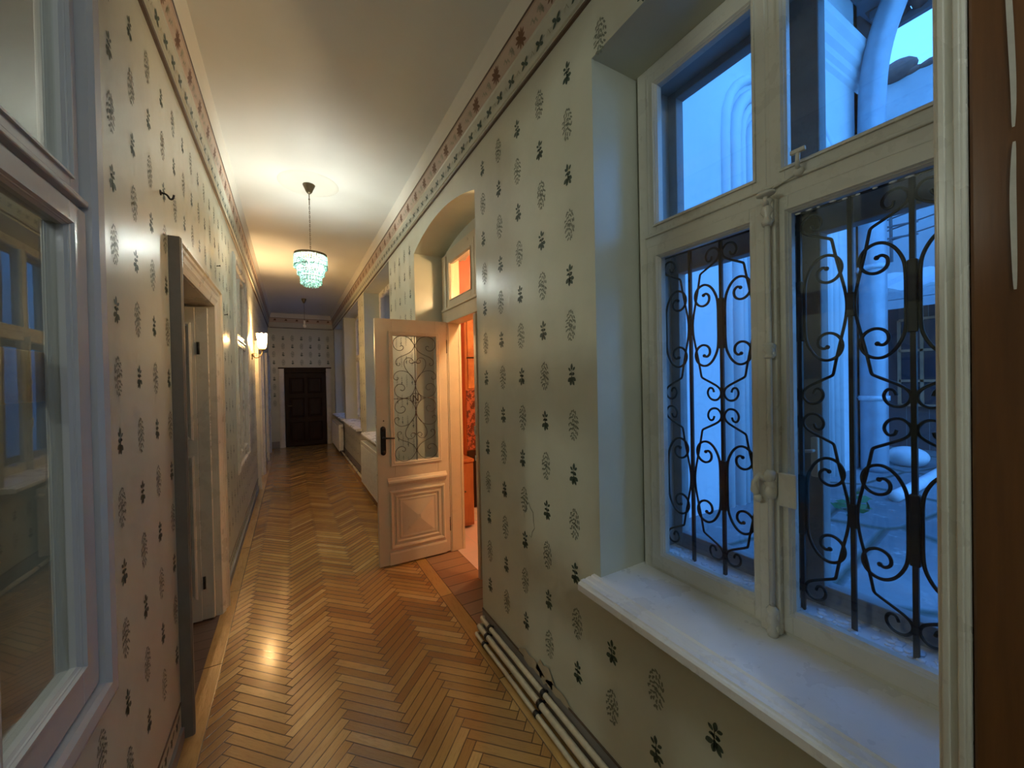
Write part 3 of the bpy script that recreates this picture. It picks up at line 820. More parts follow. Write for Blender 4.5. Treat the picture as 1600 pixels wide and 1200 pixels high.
# ------------------------------------------------------------------ casings and doors, left wall
def casing(name, D, root, mat, w=.12, near_mat=None):
    y0, y1, z0, z1 = D
    # moulded architrave swept round three sides (profile: inset from outer edge, height)
    prof = [(0,0),(0,.040),(.006,.046),(.020,.046),(.026,.036),(.040,.034),(.048,.028),(.070,.026),(.078,.030),(.092,.024),(.110,.020),(w,.016),(w,0)]
    def side(ya, sgn):
        mb = MB(); n = len(prof); top = z1 + w
        for i in range(n-1):
            a, b = prof[i], prof[i+1]
            ua, ub = ya+sgn*a[0], ya+sgn*b[0]
            mb.add([(XL+a[1], ua, 0), (XL+b[1], ub, 0), (XL+b[1], ub, top-b[0]), (XL+a[1], ua, top-a[0])], [(0,1,2,3)])
        return mb
    side(y0-w, 1).build('near_jamb_casing', near_mat or mat, root); side(y1+w, -1).build('far_jamb_casing', mat, root)
    mb = MB()
    for i in range(len(prof)-1):
        a, b = prof[i], prof[i+1]
        mb.add([(XL+a[1], y0-w+a[0], z1+w-a[0]), (XL+b[1], y0-w+b[0], z1+w-b[0]), (XL+b[1], y1+w-b[0], z1+w-b[0]), (XL+a[1], y1+w-a[0], z1+w-a[0])], [(0,1,2,3)])
    mb.build('head_casing', mat, root)
    mb = MB()
    mb.box(XI-.02, XL+.004, y1-.002, y1+.03, 0, z1+.02); mb.box(XI-.02, XL+.004, y0-.03, y0+.002, 0, z1+.02); mb.box(XI-.02, XL+.004, y0, y1, z1-.002, z1+.03)
    mb.build('jamb', mat, root)

def leaf_x(mb, x0, x1, yf, thick, z0, z1, panels):
    """leaf in the x-z plane, front facing -y"""
    mb.cbox(x0, x1, yf, yf+thick, z0, z1, .003)
    P = lambda u, v, h: (u, yf-h, v)
    for (a, b, c, d) in panels:
        mb.rectloft(P, a, b, c, d, [(0,0),(0,.010),(.010,.014),(.022,.008),(.028,.001),(.05,.001),(.07,.010)], close=True)

d = empty('door_2', (XL, 2.8, 0)); struct(d)
casing('c', D1, d, M['white'], near_mat=M['casing_shaded'])
r = tag(empty('door_leaf', (XI+.09, 3.26, 0)), 'white panelled door leaf seen inside the first doorway on the left', 'door')
mb = MB(); leaf_x(mb, XI-.78, -.535, 3.232, .04, .012, 2.07, [(XI-.68,-.556,1.20,1.965), (XI-.68,-.556,.16,1.10)])
mb.cbox(-.535, -.47, 3.238, 3.272, .012, 2.07, .003)
mb.build('leaf_panel', M['white'], r)
for z in (1.80, .26):
    mb = MB(); mb.tube([(-.520, 3.228, z-.04), (-.520, 3.228, z+.04)], .008, 8); mb.build('hinge', M['black'], r)

for n, D in ((3, D2), (4, D3)):
    d = empty('door_%d' % n, (XL, (D[0]+D[1])/2, 0)); struct(d)
    casing('c', D, d, M['white'])
    mb = MB(); y0, y1 = D[0]+.004, D[1]-.004
    mb.cbox(XI+.06, XI+.10, y0, y1, .01, 2.085, .003)
    P = lambda u, v, h: (XI+.10+h, u, v)
    for (c0, c1) in ((.15,.75), (.9,1.95)):
        mb.rectloft(P, y0+.12, y1-.12, c0, c1, [(0,0),(0,.010),(.012,.014),(.03,.001),(.06,.001),(.08,.010)], close=True)
    lf = mb.build('leaf', M['white_sill'], d)
    mb = MB(); mb.tube([(XI+.10, y0+.06, 1.05), (XI+.145, y0+.06, 1.05), (XI+.15, y0+.16, 1.045)], .008, 8); mb.build('handle', M['brass'], lf)

# end door
d = empty('door_5', ((EX0+EX1)/2, YE, 0)); struct(d)
mb = MB()
P = lambda u, v, h: (u, YE-h, v)
w = .115
for i in range(1):
    mb.cbox(EX0-w, EX0, YE-.03, YE, 0, EZ+w, .006); mb.cbox(EX1, EX1+w, YE-.03, YE, 0, EZ+w, .006); 
    mb.cbox(EX0-w+.02, EX0-.02, YE-.042, YE-.03, 0, EZ+w-.02, .004); mb.cbox(EX1+.02, EX1+w-.02, YE-.042, YE-.03, 0, EZ+w-.02, .004)
mb.build('casing', M['white'], d)
mb = MB(); mb.cbox(EX0, EX1, YE-.03, YE+.0, EZ, EZ+w, .006); mb.cbox(EX0-w-.01, EX1+w+.01, YE-.05, YE, EZ+w-.01, EZ+w+.02, .006); mb.build('head_casing', M['darkwood'], d)
mb = MB(); mb.cbox(EX0+.004, EX1-.004, YE+.02, YE+.06, .01, EZ-.004, .004)
P = lambda u, v, h: (u, YE+.02-h, v)
for (a, b) in ((EX0+.10,.30), (.37, EX1-.10)):
    for (c0, c1) in ((.12,.62), (.72,1.22), (1.32,1.72)):
        mb.rectloft(P, a, b, c0, c1, [(0,0),(0,.010),(.012,.014),(.03,-.004),(.06,.006)], close=True)
lf = mb.build('leaf', M['darkwood'], d)
mb = MB(); mb.tube([(EX0+.07, YE+.02, 1.02), (EX0+.07, YE-.03, 1.02), (EX0+.16, YE-.035, 1.02)], .009, 8); mb.build('handle', M['brass'], lf)

# ------------------------------------------------------------------ interior windows, left wall
def left_window(n, W, mat):
    y0, y1, z0, z1 = W
    r = empty('window_%d' % n, (XL, (y0+y1)/2, z0)); struct(r)
    # casing on the wall (raised, with a dark shadow groove)
    mb = MB(); P = lambda u, v, h: (XL+h, u, v)
    mb.rectloft(P, y0-.015, y1+.015, z0-.015, z1+.015, [(0,0),(0,.010),(.006,.012),(.012,.004),(.016,.004),(.020,.020),(.034,.024),(.064,.022),(.074,.012),(.078,-.030)], close=False)
    mb.build('casing', M[mat], r)
    a, b, c, e = y0+.062, y1-.062, z0+.062, z1-.062
    mid = (a+b)/2; xf = XL-.004
    mb = MB(); framebars(mb, XL-.075, XL-.022, a-.01, b+.01, c-.01, e+.01, .025)
    mb.cbox(XL-.07, XL-.010, a, b, 1.995, 2.035, .005); mb.cbox(XL-.006-.012, XL+.010, a+.005, b-.005, 2.012, 2.028, .004)
    mb.cbox(XL-.07, XL-.014, mid-.02, mid+.02, c, e, .004)
    mb.build('frame', M[mat], r)
    for (p, q) in ((a+.008, mid-.004), (mid+.004, b-.008)):
        sash(r, 'sash', XL+.004, p, q, c+.010, 1.998, .086, .095, .058, M[mat], M['glass_l'], facing=1, thick=.045)
        sash(r, 'upper_sash', XL-.006, p, q, 2.03, e-.008, .050, .048, .06, M[mat], M['glass_l'], facing=1, thick=.04)
    # inner box of the double window
    mb = MB()
    mb.box(XI-.02, XL-.075, y0-.002, y0+.03, z0, z1); mb.box(XI-.02, XL-.075, y1-.05, y1+.002, z0, z1)
    mb.box(XI-.02, XL-.075, y0, y1, z0-.002, z0+.04); mb.box(XI-.02, XL-.075, y0, y1, z1-.04, z1+.002)
    framebars(mb, XI-.05, XI-.01, y0+.03, y1-.05, z0+.04, z1-.04, .05)
    mb.box(XI-.05, XI-.01, y0+.05, y1-.06, 2.0, 2.07)
    mb.build('window_box', M['box'], r)
    return r
left_window(5, LW1, 'white_l'); left_window(6, LW2, 'white')
mb = MB(); mb.cbox(-.550, -.530, .40, 1.42, 1.52, 1.642, .003)
tag(mb.build('plank', M['plank']), 'raw pine plank across the inside of the near left interior window', 'plank')
# hinges on near left window sash
# ------------------------------------------------------------------ lights & lamps
def catenary_chain(mb, p0, p1, links=14, r=.0016):
    p0 = Vector(p0); p1 = Vector(p1)
    for i in range(links):
        c = p0.lerp(p1, (i+.5)/links); L = (p1-p0).length/links*.68; w = L*.32
        pts = []
        for k in range(13):
            a = 2*PI*k/12; dx = w*math.cos(a); dz = L*math.sin(a)
            pts.append(c + (Vector((dx,0,dz)) if i % 2 else Vector((0,dx,dz))))
        mb.tube(pts, r, 5, cap=False)
def crystal_chandelier(c):
    x, y = c
    r = tag(empty('chandelier', (x, y, HC)), 'lit tiered crystal chandelier hanging on a chain from a bronze cup', 'chandelier')
    mb = MB(); mb.lathe([(.001,0),(.047,0),(.050,-.008),(.045,-.02),(.024,-.068),(.012,-.082),(.001,-.084)], (x,y,HC), 28); mb.build('ceiling_cup', M['brass_dk'], r)
    mb = MB(); mb.tube([(x,y,HC-.08),(x,y,HC-.18)], .004, 8); mb.ball((x,y,HC-.13), .008); mb.build('rod', M['brass_dk'], r)
    mb = MB(); catenary_chain(mb, (x,y,HC-.178), (x,y,2.70), 22); mb.build('chain', M['brass_dk'], r)
    R0 = .130; zt = 2.690
    mb = MB()
    def ring(rad, z, h, t=.003):
        mb.lathe([(rad-t,z),(rad,z),(rad,z-h),(rad-t,z-h),(rad-t,z)], (x,y,0), 48)
    ring(R0, zt, .018)
    for k in range(3):
        a = k*2*PI/3+.4; mb.tube([(x,y,zt+.01),(x+R0*math.cos(a),y+R0*math.sin(a),zt-.006)], .0025, 6)
    for rad, z in ((.129, 2.625), (.129, 2.585), (.105, 2.594), (.105, 2.545), (.084, 2.537), (.084, 2.490), (.084, 2.455), (.057, 2.457)): ring(rad, z, .004)
    for k in range(4):
        a = k*PI/2+.2; mb.tube([(x+.125*math.cos(a),y+.125*math.sin(a),zt-.012),(x+.102*math.cos(a),y+.102*math.sin(a),2.59),(x+.082*math.cos(a),y+.082*math.sin(a),2.535)], .0015, 5)
    mb.build('ring_frame', M['brass_dk'], r)
    tiers = [(.127, 2.672, 2.560, 38), (.103, 2.590, 2.500, 27), (.081, 2.533, 2.425, 20), (.055, 2.455, 2.405, 14)]
    for rad, z0, z1, n in tiers:
        nb = max(3, int(round((z0-z1)/.016)))
        proto = None
        for k in range(n):
            a = 2*PI*k/n
            if proto is None:
                mb = MB(); prof = [(.0005, 0)]
                for q in range(nb):
                    zz = -(z0-z1)*(q+.5)/nb; hh = (z0-z1)/nb*.5
                    prof += [(.0022, zz+hh*.98), (.0086 if q < nb-1 else .0092, zz+hh*.3), (.0086, zz-hh*.3), (.0022, zz-hh*.95)]
                prof.append((.0004, -(z0-z1)-.004))
                mb.lathe(prof, (0,0,0), 7, smooth=False)
                proto = mb.build('crystal_strand', M['crystal'], r); o = proto
            else:
                o = proto.copy(); COL.objects.link(o)
            o.matrix_parent_inverse = Matrix.Identity(4)
            o.location = (rad*math.cos(a), rad*math.sin(a), z0-HC)
    mb = MB()
    for k in range(3):
        a = k*2*PI/3; mb.ball((x+.035*math.cos(a), y+.035*math.sin(a), 2.60), .018, sz=1.3)
    bl = mb.build('bulb', M['bulb_cool'], r)
M['crystal'] = lit_glass('cut_crystal', (.82,1.0,.95), .25, .1, (.25,.37,.33))
M['bulb_cool'] = emit('cool_bulb', (.80,1.0,.95), 14)
M['bulb_warm'] = emit('warm_bulb', (1.0,.72,.38), 60)
M['shade'] = lit_glass('frosted_tulip_glass', (1.0,.90,.72), .45, .2)
CH = (.178, 3.85)
crystal_chandelier(CH)
mb = MB(); mb.lathe([(.001,-.005),(.20,-.005),(.235,-.0025),(.24,0)], (CH[0],CH[1],HC), 48); struct(mb.build('trim_4', M['rose']))

def far_pendant(c):
    x, y = c
    r = tag(empty('pendant_lamp', (x, y, HC)), 'small unlit pendant lamp on a thin cord near the dark end of the corridor', 'pendant lamp')
    mb = MB(); mb.lathe([(.001,0),(.045,0),(.047,-.010),(.024,-.07),(.012,-.09),(.001,-.092)], (x,y,HC), 20); mb.build('ceiling_cup', M['brass_dk'], r)
    mb = MB(); mb.tube([(x,y,HC-.09),(x,y,2.86)], .004, 6); mb.build('cord', M['brass_dk'], r)
    mb = MB(); mb.lathe([(.001,.06),(.016,.055),(.018,0),(.014,-.01)], (x,y,2.80), 14); mb.ball((x,y,2.745), .032, sz=1.25)
    mb.build('lamp_holder', M['white_metal'], r)
far_pendant((.275, 9.05))

def sconce(y):
    x = XL
    r = tag(empty('wall_sconce', (x, y, 2.0)), 'lit brass wall sconce with a frosted tulip shade on the left wall', 'wall lamp')
    mb = MB(); mb.lathe([(.001,.022),(.014,.020),(.030,.012),(.036,.004),(.036,0)], (x,y,1.97), 20, axis='x'); 
    mb.lathe([(.001,.012),(.020,.010),(.022,0)], (x,y,1.92), 16, axis='x'); mb.build('backplate', M['brass'], r)
    mb = MB(); mb.tube(smooth([(x+.015,y,1.965),(x+.03,y,1.925),(x+.07,y,1.925),(x+.105,y,1.95),(x+.122,y,1.985),(x+.122,y,2.03)],3), .0065, 8)
    mb.tube(smooth([(x+.02,y,1.975),(x+.045,y,1.99),(x+.065,y,1.975),(x+.06,y,1.955),(x+.05,y,1.958)],3), .004, 6)
    mb.build('arm', M['brass'], r)
    mb = MB(); mb.lathe([(.001,0),(.018,.0),(.040,.012),(.044,.020),(.030,.022),(.018,.018),(.018,.05),(.001,.05)], (x+.122,y,2.025), 20); mb.ball((x+.122,y,2.02), .012); mb.build('cup', M['brass'], r)
    mb = MB(); n = 40; vs = []; fs = []
    prof = [(.026,.0),(.040,.012),(.050,.04),(.054,.09),(.053,.14),(.058,.185),(.066,.215)]
    for (rr, z) in prof:
        for k in range(n):
            a = 2*PI*k/n; q = rr*(1+.05*math.cos(8*a)*(z/.215)); vs.append((x+.122+q*math.cos(a), y+q*math.sin(a), 2.04+z+(.008*math.cos(8*a) if z > .2 else 0)))
    for i in range(len(prof)-1):
        for k in range(n): fs.append((i*n+k, i*n+(k+1)%n, (i+1)*n+(k+1)%n, (i+1)*n+k))
    mb.add(vs, fs, 0, True); mb.build('lamp_shade', M['shade'], r)
    mb = MB(); mb.ball((x+.122,y,2.135), .024, sz=1.4); mb.build('bulb', M['bulb_warm'], r)
SY = 6.35
sconce(SY)

def light(name, kind, loc, energy, color, size=.03, rot=None, spread=None, spot=None):
    l = bpy.data.lights.new(name, kind); l.energy = energy; l.color = color
    if kind in ('POINT', 'SPOT'): l.shadow_soft_size = size
    o = bpy.data.objects.new(name, l); COL.objects.link(o); o.location = loc
    if rot: o.rotation_euler = rot
    return o
light('chandelier_light', 'POINT', (CH[0], CH[1], 2.605), 21, (.97, 1.0, .93), .030)
light('sconce_light', 'POINT', (XL+.122, SY, 2.16), 105, (1.0, .63, .30), .022)
light('tiled_room_light', 'POINT', (1.57, 2.36, 2.42), 26, (1.0, .70, .36), .05)
light('fill_light_behind', 'POINT', (.28, -1.1, 2.7), 11, (.84, .95, 1.0), .12)  # unseen fill added behind the camera to lift the foreground
light('tiled_room_fill_light', 'POINT', (2.9, 3.3, 2.9), 22, (1.0, .68, .38), .08)  # second, unseen lamp added to brighten the red room
light('side_room_fill_light', 'POINT', (-2.2, .9, 2.6), 22, (.95, 1.0, .88), .1)  # added fill, brightens the room behind the near left panes

# ------------------------------------------------------------------ radiators, pipes, switch, hook
def radiator(y0, y1, z0, z1, label):
    r = tag(empty('radiator', (.93, (y0+y1)/2, z0)), label, 'radiator')
    mb = MB(); xa, xb = .880, .972
    mb.cbox(xa, xa+.016, y0, y1, z0, z1-.006, .004)
    n = int((y1-y0)/.035)
    for k in range(1, n):
        yy = y0+(y1-y0)*k/n; mb.cbox(xa-.003, xa+.001, yy-.010, yy+.010, z0+.03, z1-.05, .0015)
    mb.cbox(xb-.016, xb, y0+.01, y1-.01, z0+.01, z1-.02, .003)
    mb.build('front_panel', M['white_metal'], r)
    mb = MB(); mb.cbox(xa+.002, xb, y0-.002, y0+.006, z0+.02, z1, .002); mb.cbox(xa+.002, xb, y1-.006, y1+.002, z0+.02, z1, .002); mb.build('side_cover', M['white_metal'], r)
    mb = MB(); mb.cbox(xa+.001, xb, y0, y0+.03, z1-.010, z1+.002, .002); mb.cbox(xa+.001, xb, y1-.03, y1, z1-.010, z1+.002, .002); mb.cbox(xa+.001, xa+.014, y0, y1, z1-.010, z1+.002, .002); mb.cbox(xb-.014, xb, y0, y1, z1-.010, z1+.002, .002)
    k = y0+.05
    while k < y1-.04: mb.box(xa+.012, xb-.012, k, k+.012, z1-.008, z1); k += .024
    mb.build('top_grille', M['white_metal'], r)
    mb = MB(); mb.tube([(.93,y0-.05,z1-.05),(.93,y0,z1-.05)], .012, 10); mb.lathe([(.001,-.09),(.020,-.088),(.022,-.05),(.016,-.045)], (.93,y0,z1-.05), 14, axis='y'); mb.build('valve', M['white_metal'], r)
    mb = MB()
    for yy in (y0+.12, y1-.12): mb = MB(); mb.cbox(.968, .993, yy-.02, yy+.02, z0+.1, z1-.1, .002); mb.build('bracket', M['white_metal'], r)
radiator(4.90, 6.12, .10, .70, 'white panel radiator under the second window, partly behind the open door leaf')
radiator(9.15, 10.80, .09, .665, 'white panel radiator under the last window at the dark end of the corridor')

def pipe(z, x, ya, yb, rad, label, name='heating_pipe'):
    r = tag(empty(name, (x, ya, z)), label, 'pipe')
    mb = MB(); pts = [(x, ya, z), (x, yb-.02, z), (x+.004, yb-.004, z-.002), (x+.012, yb, z-.008), (XR-.006, yb, z-.008)]
    mb.tube(pts, rad, 12); mb.build('pipe_run', M['pipe'], r)
    mb = MB(); y = yb-.12
    while y > ya:
        mb = MB(); mb.lathe([(rad+.001,-.012),(rad+.004,-.010),(rad+.004,.010),(rad+.001,.012)], (x, y, z), 12, axis='y')
        mb.cbox(x+rad*.6, XR-.005, y-.006, y+.006, z-.004, z+.006, .001); mb.build('pipe_clip', M['black'], r); y -= .55
    return r
pipe(.118, .972, YB, 2.150, .0125, 'upper cream heating pipe along the skirting below the near window')
pipe(.068, .958, YB, 2.160, .0150, 'middle thicker cream heating pipe along the skirting below the near window')
pipe(.026, .940, YB, 2.165, .0105, 'lowest thin cream heating pipe lying along the floor below the near window')
pipe(.050, .955, 3.60, 9.9, .016, 'cream heating pipe along the floor beyond the open door leaf')

r = tag(empty('light_switch', (XL, 3.5, 1.55)), 'yellowed double light switch on the left wall just past the first doorway', 'light switch')
mb = MB(); mb.cbox(XL, XL+.012, 3.43, 3.56, 1.50, 1.60, .003); mb.build('switch_plate', M['pipe'], r)
for yy in (3.465, 3.525):
    mb = MB(); mb.cbox(XL+.012, XL+.020, yy-.022, yy+.022, 1.515, 1.585, .003); mb.build('rocker', M['white_metal'], r)
mb = MB(); y, z = 2.115, 2.353
mb.lathe([(.001,.006),(.010,.004),(.012,0)], (XL,y,z), 10, axis='x'); mb.tube(smooth([(XL+.004,y,z),(XL+.022,y,z-.004),(XL+.030,y,z-.022),(XL+.040,y,z-.020),(XL+.044,y,z-.002)],2), .004, 7)
tag(mb.build('wall_hook', M['black']), 'small dark hook high on the left wall before the first doorway', 'hook')
for (y, z, lab) in ((3.535,2.425,'small dark nail in the left wall above the light switch, the higher of two'),(3.86,2.12,'small dark nail in the left wall past the light switch, the lower of two')):
    mb = MB(); mb.tube([(XL,y,z),(XL+.022,y,z+.004)], .0035, 6); mb.lathe([(.001,.004),(.007,.003),(.007,0)], (XL+.020,y,z+.004), 8, axis='x')
    tag(mb.build('nail', M['black']), lab, 'nail')
# a folded brown door leaf beside the camera
r = tag(empty('door_leaf', (.88, -.2, 0)), 'brown varnished door leaf with a cream edge strip, folded back beside the near window', 'door')
mb = MB(); mb.cbox(.862, .902, -.72, .165, .0, 2.62, .004)
P = lambda u, v, h: (.862-h, u, v)
mb.rectloft(P, -.60, .02, .2, 1.2, [(0,0),(0,.008),(.02,.010),(.035,-.004)]); mb.rectloft(P, -.60, .02, 1.35, 2.45, [(0,0),(0,.008),(.02,.010),(.035,-.004)])
mb.build('leaf_board', M['brownwood'], r)
mb = MB(); mb.cbox(.853, .905, .166, .199, 0, 2.62, .003); mb.cbox(.849, .854, .171, .178, 0, 2.62, .0015); mb.cbox(.849, .854, .186, .194, 0, 2.62, .0015)
mb.build('edge_strip', M['white'], r)
mb = MB()
P = lambda u, v, h: (.861-h, u, v)
for pts in ([(.127,2.16),(.1285,2.08),(.1265,2.02),(.124,1.93),(.1245,1.88)], [(.124,1.86),(.1255,1.80),(.125,1.74),(.124,1.66)]):
    mb = MB(); stroke(mb, P, smooth(pts,2), .006, 0); mb.build('paint_drip', M['drip'], r)

# ------------------------------------------------------------------ tiled room behind door 1
RX0, RX1, RY0, RY1 = 1.37, 4.4, 2.2, 4.12
mb = MB(); mb.box(1.30, RX1, RY0, RY1, -.08, .004); struct(mb.build('floor_tiled_room', M['tile']))
mb = MB(); mb.box(1.36, RX1, RY1, RY1+.1, 0, HC, 0); mb.box(RX1, RX1+.1, RY0, RY1+.1, 0, HC, 1); mb.box(XO, RX1, RY0, RY0+.05, 0, HC, 1); mb.box(1.371, 1.379, 3.42, RY1, 0, HC, 1)
struct(mb.build('wall_tiled_room', [M['red'], M['redroom']]))
mb = MB(); mb.box(1.38, RX1, RY0, RY1, 3.1, 3.15); struct(mb.build('ceiling_tiled_room', M['redroom']))
mb = MB(); mb.box(XO, RX1, RY1-.014, RY1, 0, .10); struct(mb.build('baseboard_tiled_room', M['white']))
r = tag(empty('cabinet', (1.60, 3.98, 0)), 'low orange-brown wooden cabinet against the red wall, seen through the open doorway', 'cabinet')
mb = MB(); mb.cbox(1.535, 1.665, 3.80, 4.10, .03, .70, .004); mb.build('carcass', M['orangewood'], r)
mb = MB(); mb.cbox(1.53, 1.668, 3.785, 4.10, .70, .73, .004); mb.build('cabinet_top', M['orangewood'], r)
mb = MB(); mb.cbox(1.548, 1.655, 3.786, 3.80, .06, .68, .003); dr = mb.build('door', M['orangewood'], r)
mb = MB(); mb.ball((1.56, 3.778, .40), .010); mb.build('knob', M['brass_dk'], dr)
r = tag(empty('wardrobe', (1.95, 4.0, 0)), 'tall wooden wardrobe with dark red floral panel in the red room', 'wardrobe')
mb = MB(); mb.cbox(1.672, 2.35, 3.99, 4.10, .14, 2.36, .004); mb.build('carcass', M['orangewood'], r)
mb = MB(); mb.cbox(1.70, 2.33, 3.972, 3.99, 1.47, 2.28, .003); mb.cbox(1.69,2.34,3.965,3.985,1.80,1.815,.002,1); mb.build('upper_door', [M['burl'],M['darkwood']], r)
mb = MB(); mb.cbox(1.676, 2.33, 3.972, 3.99, .79, 1.455, .003); mb.build('floral_panel', M['floral'], r)
mb = MB(); mb.cbox(1.676, 2.33, 3.972, 3.99, .15, .78, .003); mb.build('lower_door', M['darkwood'], r)
mb = MB(); mb.cbox(1.676, 2.34, 3.975, 4.09, .0, .14, .003); mb.build('plinth', M['white'], r)

# ------------------------------------------------------------------ courtyard
GZ = .375
M['render_w'] = paint('pale_exterior_render', (.66,.68,.72), .8, .16, 1.2, .35, 18, dirt=(.45,.46,.5), dirt_amt=.4)
M['render_g'] = paint('grey_exterior_render', (.42,.43,.46), .85, .3, 1.0, .4, 14, dirt=(.25,.24,.24), dirt_amt=.5)
M['zinc'] = simple('zinc_grey_pipe', (.34,.38,.44), .4, .3, nb=.1, nscale=6)
M['zinc2'] = simple('light_zinc_pipe', (.5,.54,.6), .4, .2)
M['eave'] = paint('dark_eave_boards', (.16,.17,.19), .8, .3, 3, .4, 20)
M['rooftile'] = paint('rusty_roof_tiles', (.20,.10,.08), .8, .4, 8, .5, 20)
M['brick'] = tiles('old_dark_brick', (.085,.055,.06), (.12,.075,.075), .25, (.2,.19,.2), .8)
M['orangebrick'] = paint('orange_terracotta_infill', (.55,.26,.15), .8, .3, 9, .4, 30)
M['corr'] = simple('translucent_corrugated_sheet', (.55,.58,.6), .5)
M['sack'] = simple('white_sack_plastic', (.7,.7,.72), .5, nb=.4, nscale=8)
M['darkglass'] = simple('dark_old_panes', (.03,.035,.05), .1)
M['leafgreen'] = simple('leaf_green', (.03,.14,.04), .6)
def paving():
    t = NT('courtyard_stone_slabs'); v = t.coord()
    w1 = t.noise(v, 1.1, 5, .6)
    vo = t.n('ShaderNodeTexVoronoi', feature='DISTANCE_TO_EDGE'); 
    mp = t.coord((.75, 1.7, 1)); t.link(mp, vo.inputs['Vector']); vo.inputs['Scale'].default_value = 1.0; vo.inputs['Randomness'].default_value = .55
    gap = t.ramp(vo.outputs['Distance'], [(0,(1,1,1)),(.022,(.7,.7,.7)),(.05,(0,0,0))])
    n2 = t.noise(v, 9, 6, .7)
    col = t.mix(t.ramp(w1, [(.35,(0,0,0)),(.65,(1,1,1))]), (.14,.15,.16,1), (.27,.28,.29,1))
    col = t.mix(t.ramp(n2, [(.6,(0,0,0)),(.72,(.7,.7,.7))]), col, (.55,.55,.55,1))
    col = t.mix(gap, col, (.055,.065,.045,1))
    t.bsdf(col, .7, normal=t.bump(t.math('SUBTRACT', n2, gap), .5, .02)); return t.m
mb = MB(); mb.box(XO, 16, -9, RY0-.1, GZ-.3, GZ); mb.box(XO, 16, 4.4, 16, GZ-.3, GZ); mb.box(6.35, 16, 2.1, 4.4, GZ-.3, GZ)
struct(mb.build('courtyard_paving', paving()))
mb = MB(); mb.box(3.4, 3.6, 4.4, 15, GZ-.3, 5.2); tag(mb.build('daylight_block_wall', M['render_g']), 'grey rendered wall beyond the pale wing, added to cut daylight through the far corridor windows', 'wall')  # added blocker: holds back sky light at the far windows
# side wing with moulded arched window surround
YW = 2.10; WXE = 6.22
r = tag(empty('house_wing', (4, YW, GZ)), 'pale rendered house wing across the corner of the courtyard with a moulded window surround', 'building')
ax0, ax1 = 3.86, 5.16; az = 3.72; ah = .32
mb = MB()
def hwall(x0, x1, z0, z1): mb.box(x0, x1, YW, YW+.10, z0, z1)
hwall(XO, ax0, GZ-.3, 6.1); hwall(ax1, WXE, GZ-.3, 6.1); 
n = 14
for i in range(n):
    a = ax0+(ax1-ax0)*i/n; b = ax0+(ax1-ax0)*(i+1)/n
    f = lambda x: az + ah*math.sqrt(max(0, 1-((x-(ax0+ax1)/2)/((ax1-ax0)/2))**2)) ** .8 if True else 0
    mb.add([(a,YW,f(a)),(b,YW,f(b)),(b,YW,6.1),(a,YW,6.1),(a,YW+.1,f(a)),(b,YW+.1,f(b)),(b,YW+.1,6.1),(a,YW+.1,6.1)], [(0,1,2,3),(4,7,6,5),(0,4,5,1)])
mb.box(WXE-.1, WXE, YW, 4.4, GZ-.3, 6.1); mb.box(XO, WXE, 4.32, 4.4, GZ-.3, 6.1)
mb.build('wall', M['render_w'], r)
# moulded surround: parallel ribs
mb = MB()
def arc_path(off):
    pts = [(ax0-off, GZ)]; pts += [(ax0-off, az)]
    cx = (ax0+ax1)/2; hw = (ax1-ax0)/2+off
    for k in range(1, 16):
        a = PI - PI*k/16; pts.append((cx+hw*math.cos(a), az+(ah+off)*math.sin(a)**.8))
    pts += [(ax1+off, az), (ax1+off, GZ)]
    return pts
for off, rad in ((.06,.055),(.20,.045),(.30,.06),(.44,.045)):
    mb.tube([(x, YW-.008, z) for x, z in arc_path(off)], rad, 8)
mb.build('window_surround', M['render_w'], r)
mb = MB(); mb.box(ax0-.02, ax1+.02, YW+.07, YW+.095, GZ, az+ah+.1, 0); mb.box(ax0, ax1, YW+.04, YW+.07, GZ, 2.9, 1); mb.build('blocked_window', [M['darkglass'], M['orangebrick']], r)
# cornice
mb = MB()
prof = [(YW,5.02),(YW-.03,5.06),(YW-.03,5.10),(YW-.06,5.14),(YW-.06,5.22),(YW-.10,5.27),(YW-.11,5.36),(YW-.15,5.42),(YW-.15,5.52),(YW,5.58)]
mb.extrude_x(prof, XO, WXE); mb.build('cornice', M['render_w'], r)
mb = MB(); mb.add([(XO,YW-1.1,6.12),(6.95,YW-1.1,6.12),(6.95,YW+2.4,6.45),(XO,YW+2.4,6.45),(XO,YW-1.1,6.22),(6.95,YW-1.1,6.22),(6.95,YW+2.4,6.55),(XO,YW+2.4,6.55)], [(0,1,2,3),(4,5,6,7),(0,1,5,4),(1,2,6,5),(2,3,7,6),(3,0,4,7)])
k = XO
while k < WXE+.8:
    mb.box(k, k+.07, YW-1.05, YW-.02, 6.06, 6.16); k += .42
mb.build('eave', M['eave'], r)
mb = MB()
k = XO
while k < 6.9:
    mb.tube([(k, YW-1.2, 6.25+random.uniform(-.02,.02)), (k, YW-.2, 6.35)], .085, 8); k += .17
k = YW-1.1
while k < 3.8:
    mb.tube([(6.6, k, 6.27+random.uniform(-.02,.04)), (7.05+random.uniform(-.04,.03), k, 6.20+random.uniform(-.03,.03))], .085, 8); k += .18
mb.build('eave_tile', M['rooftile'], r)
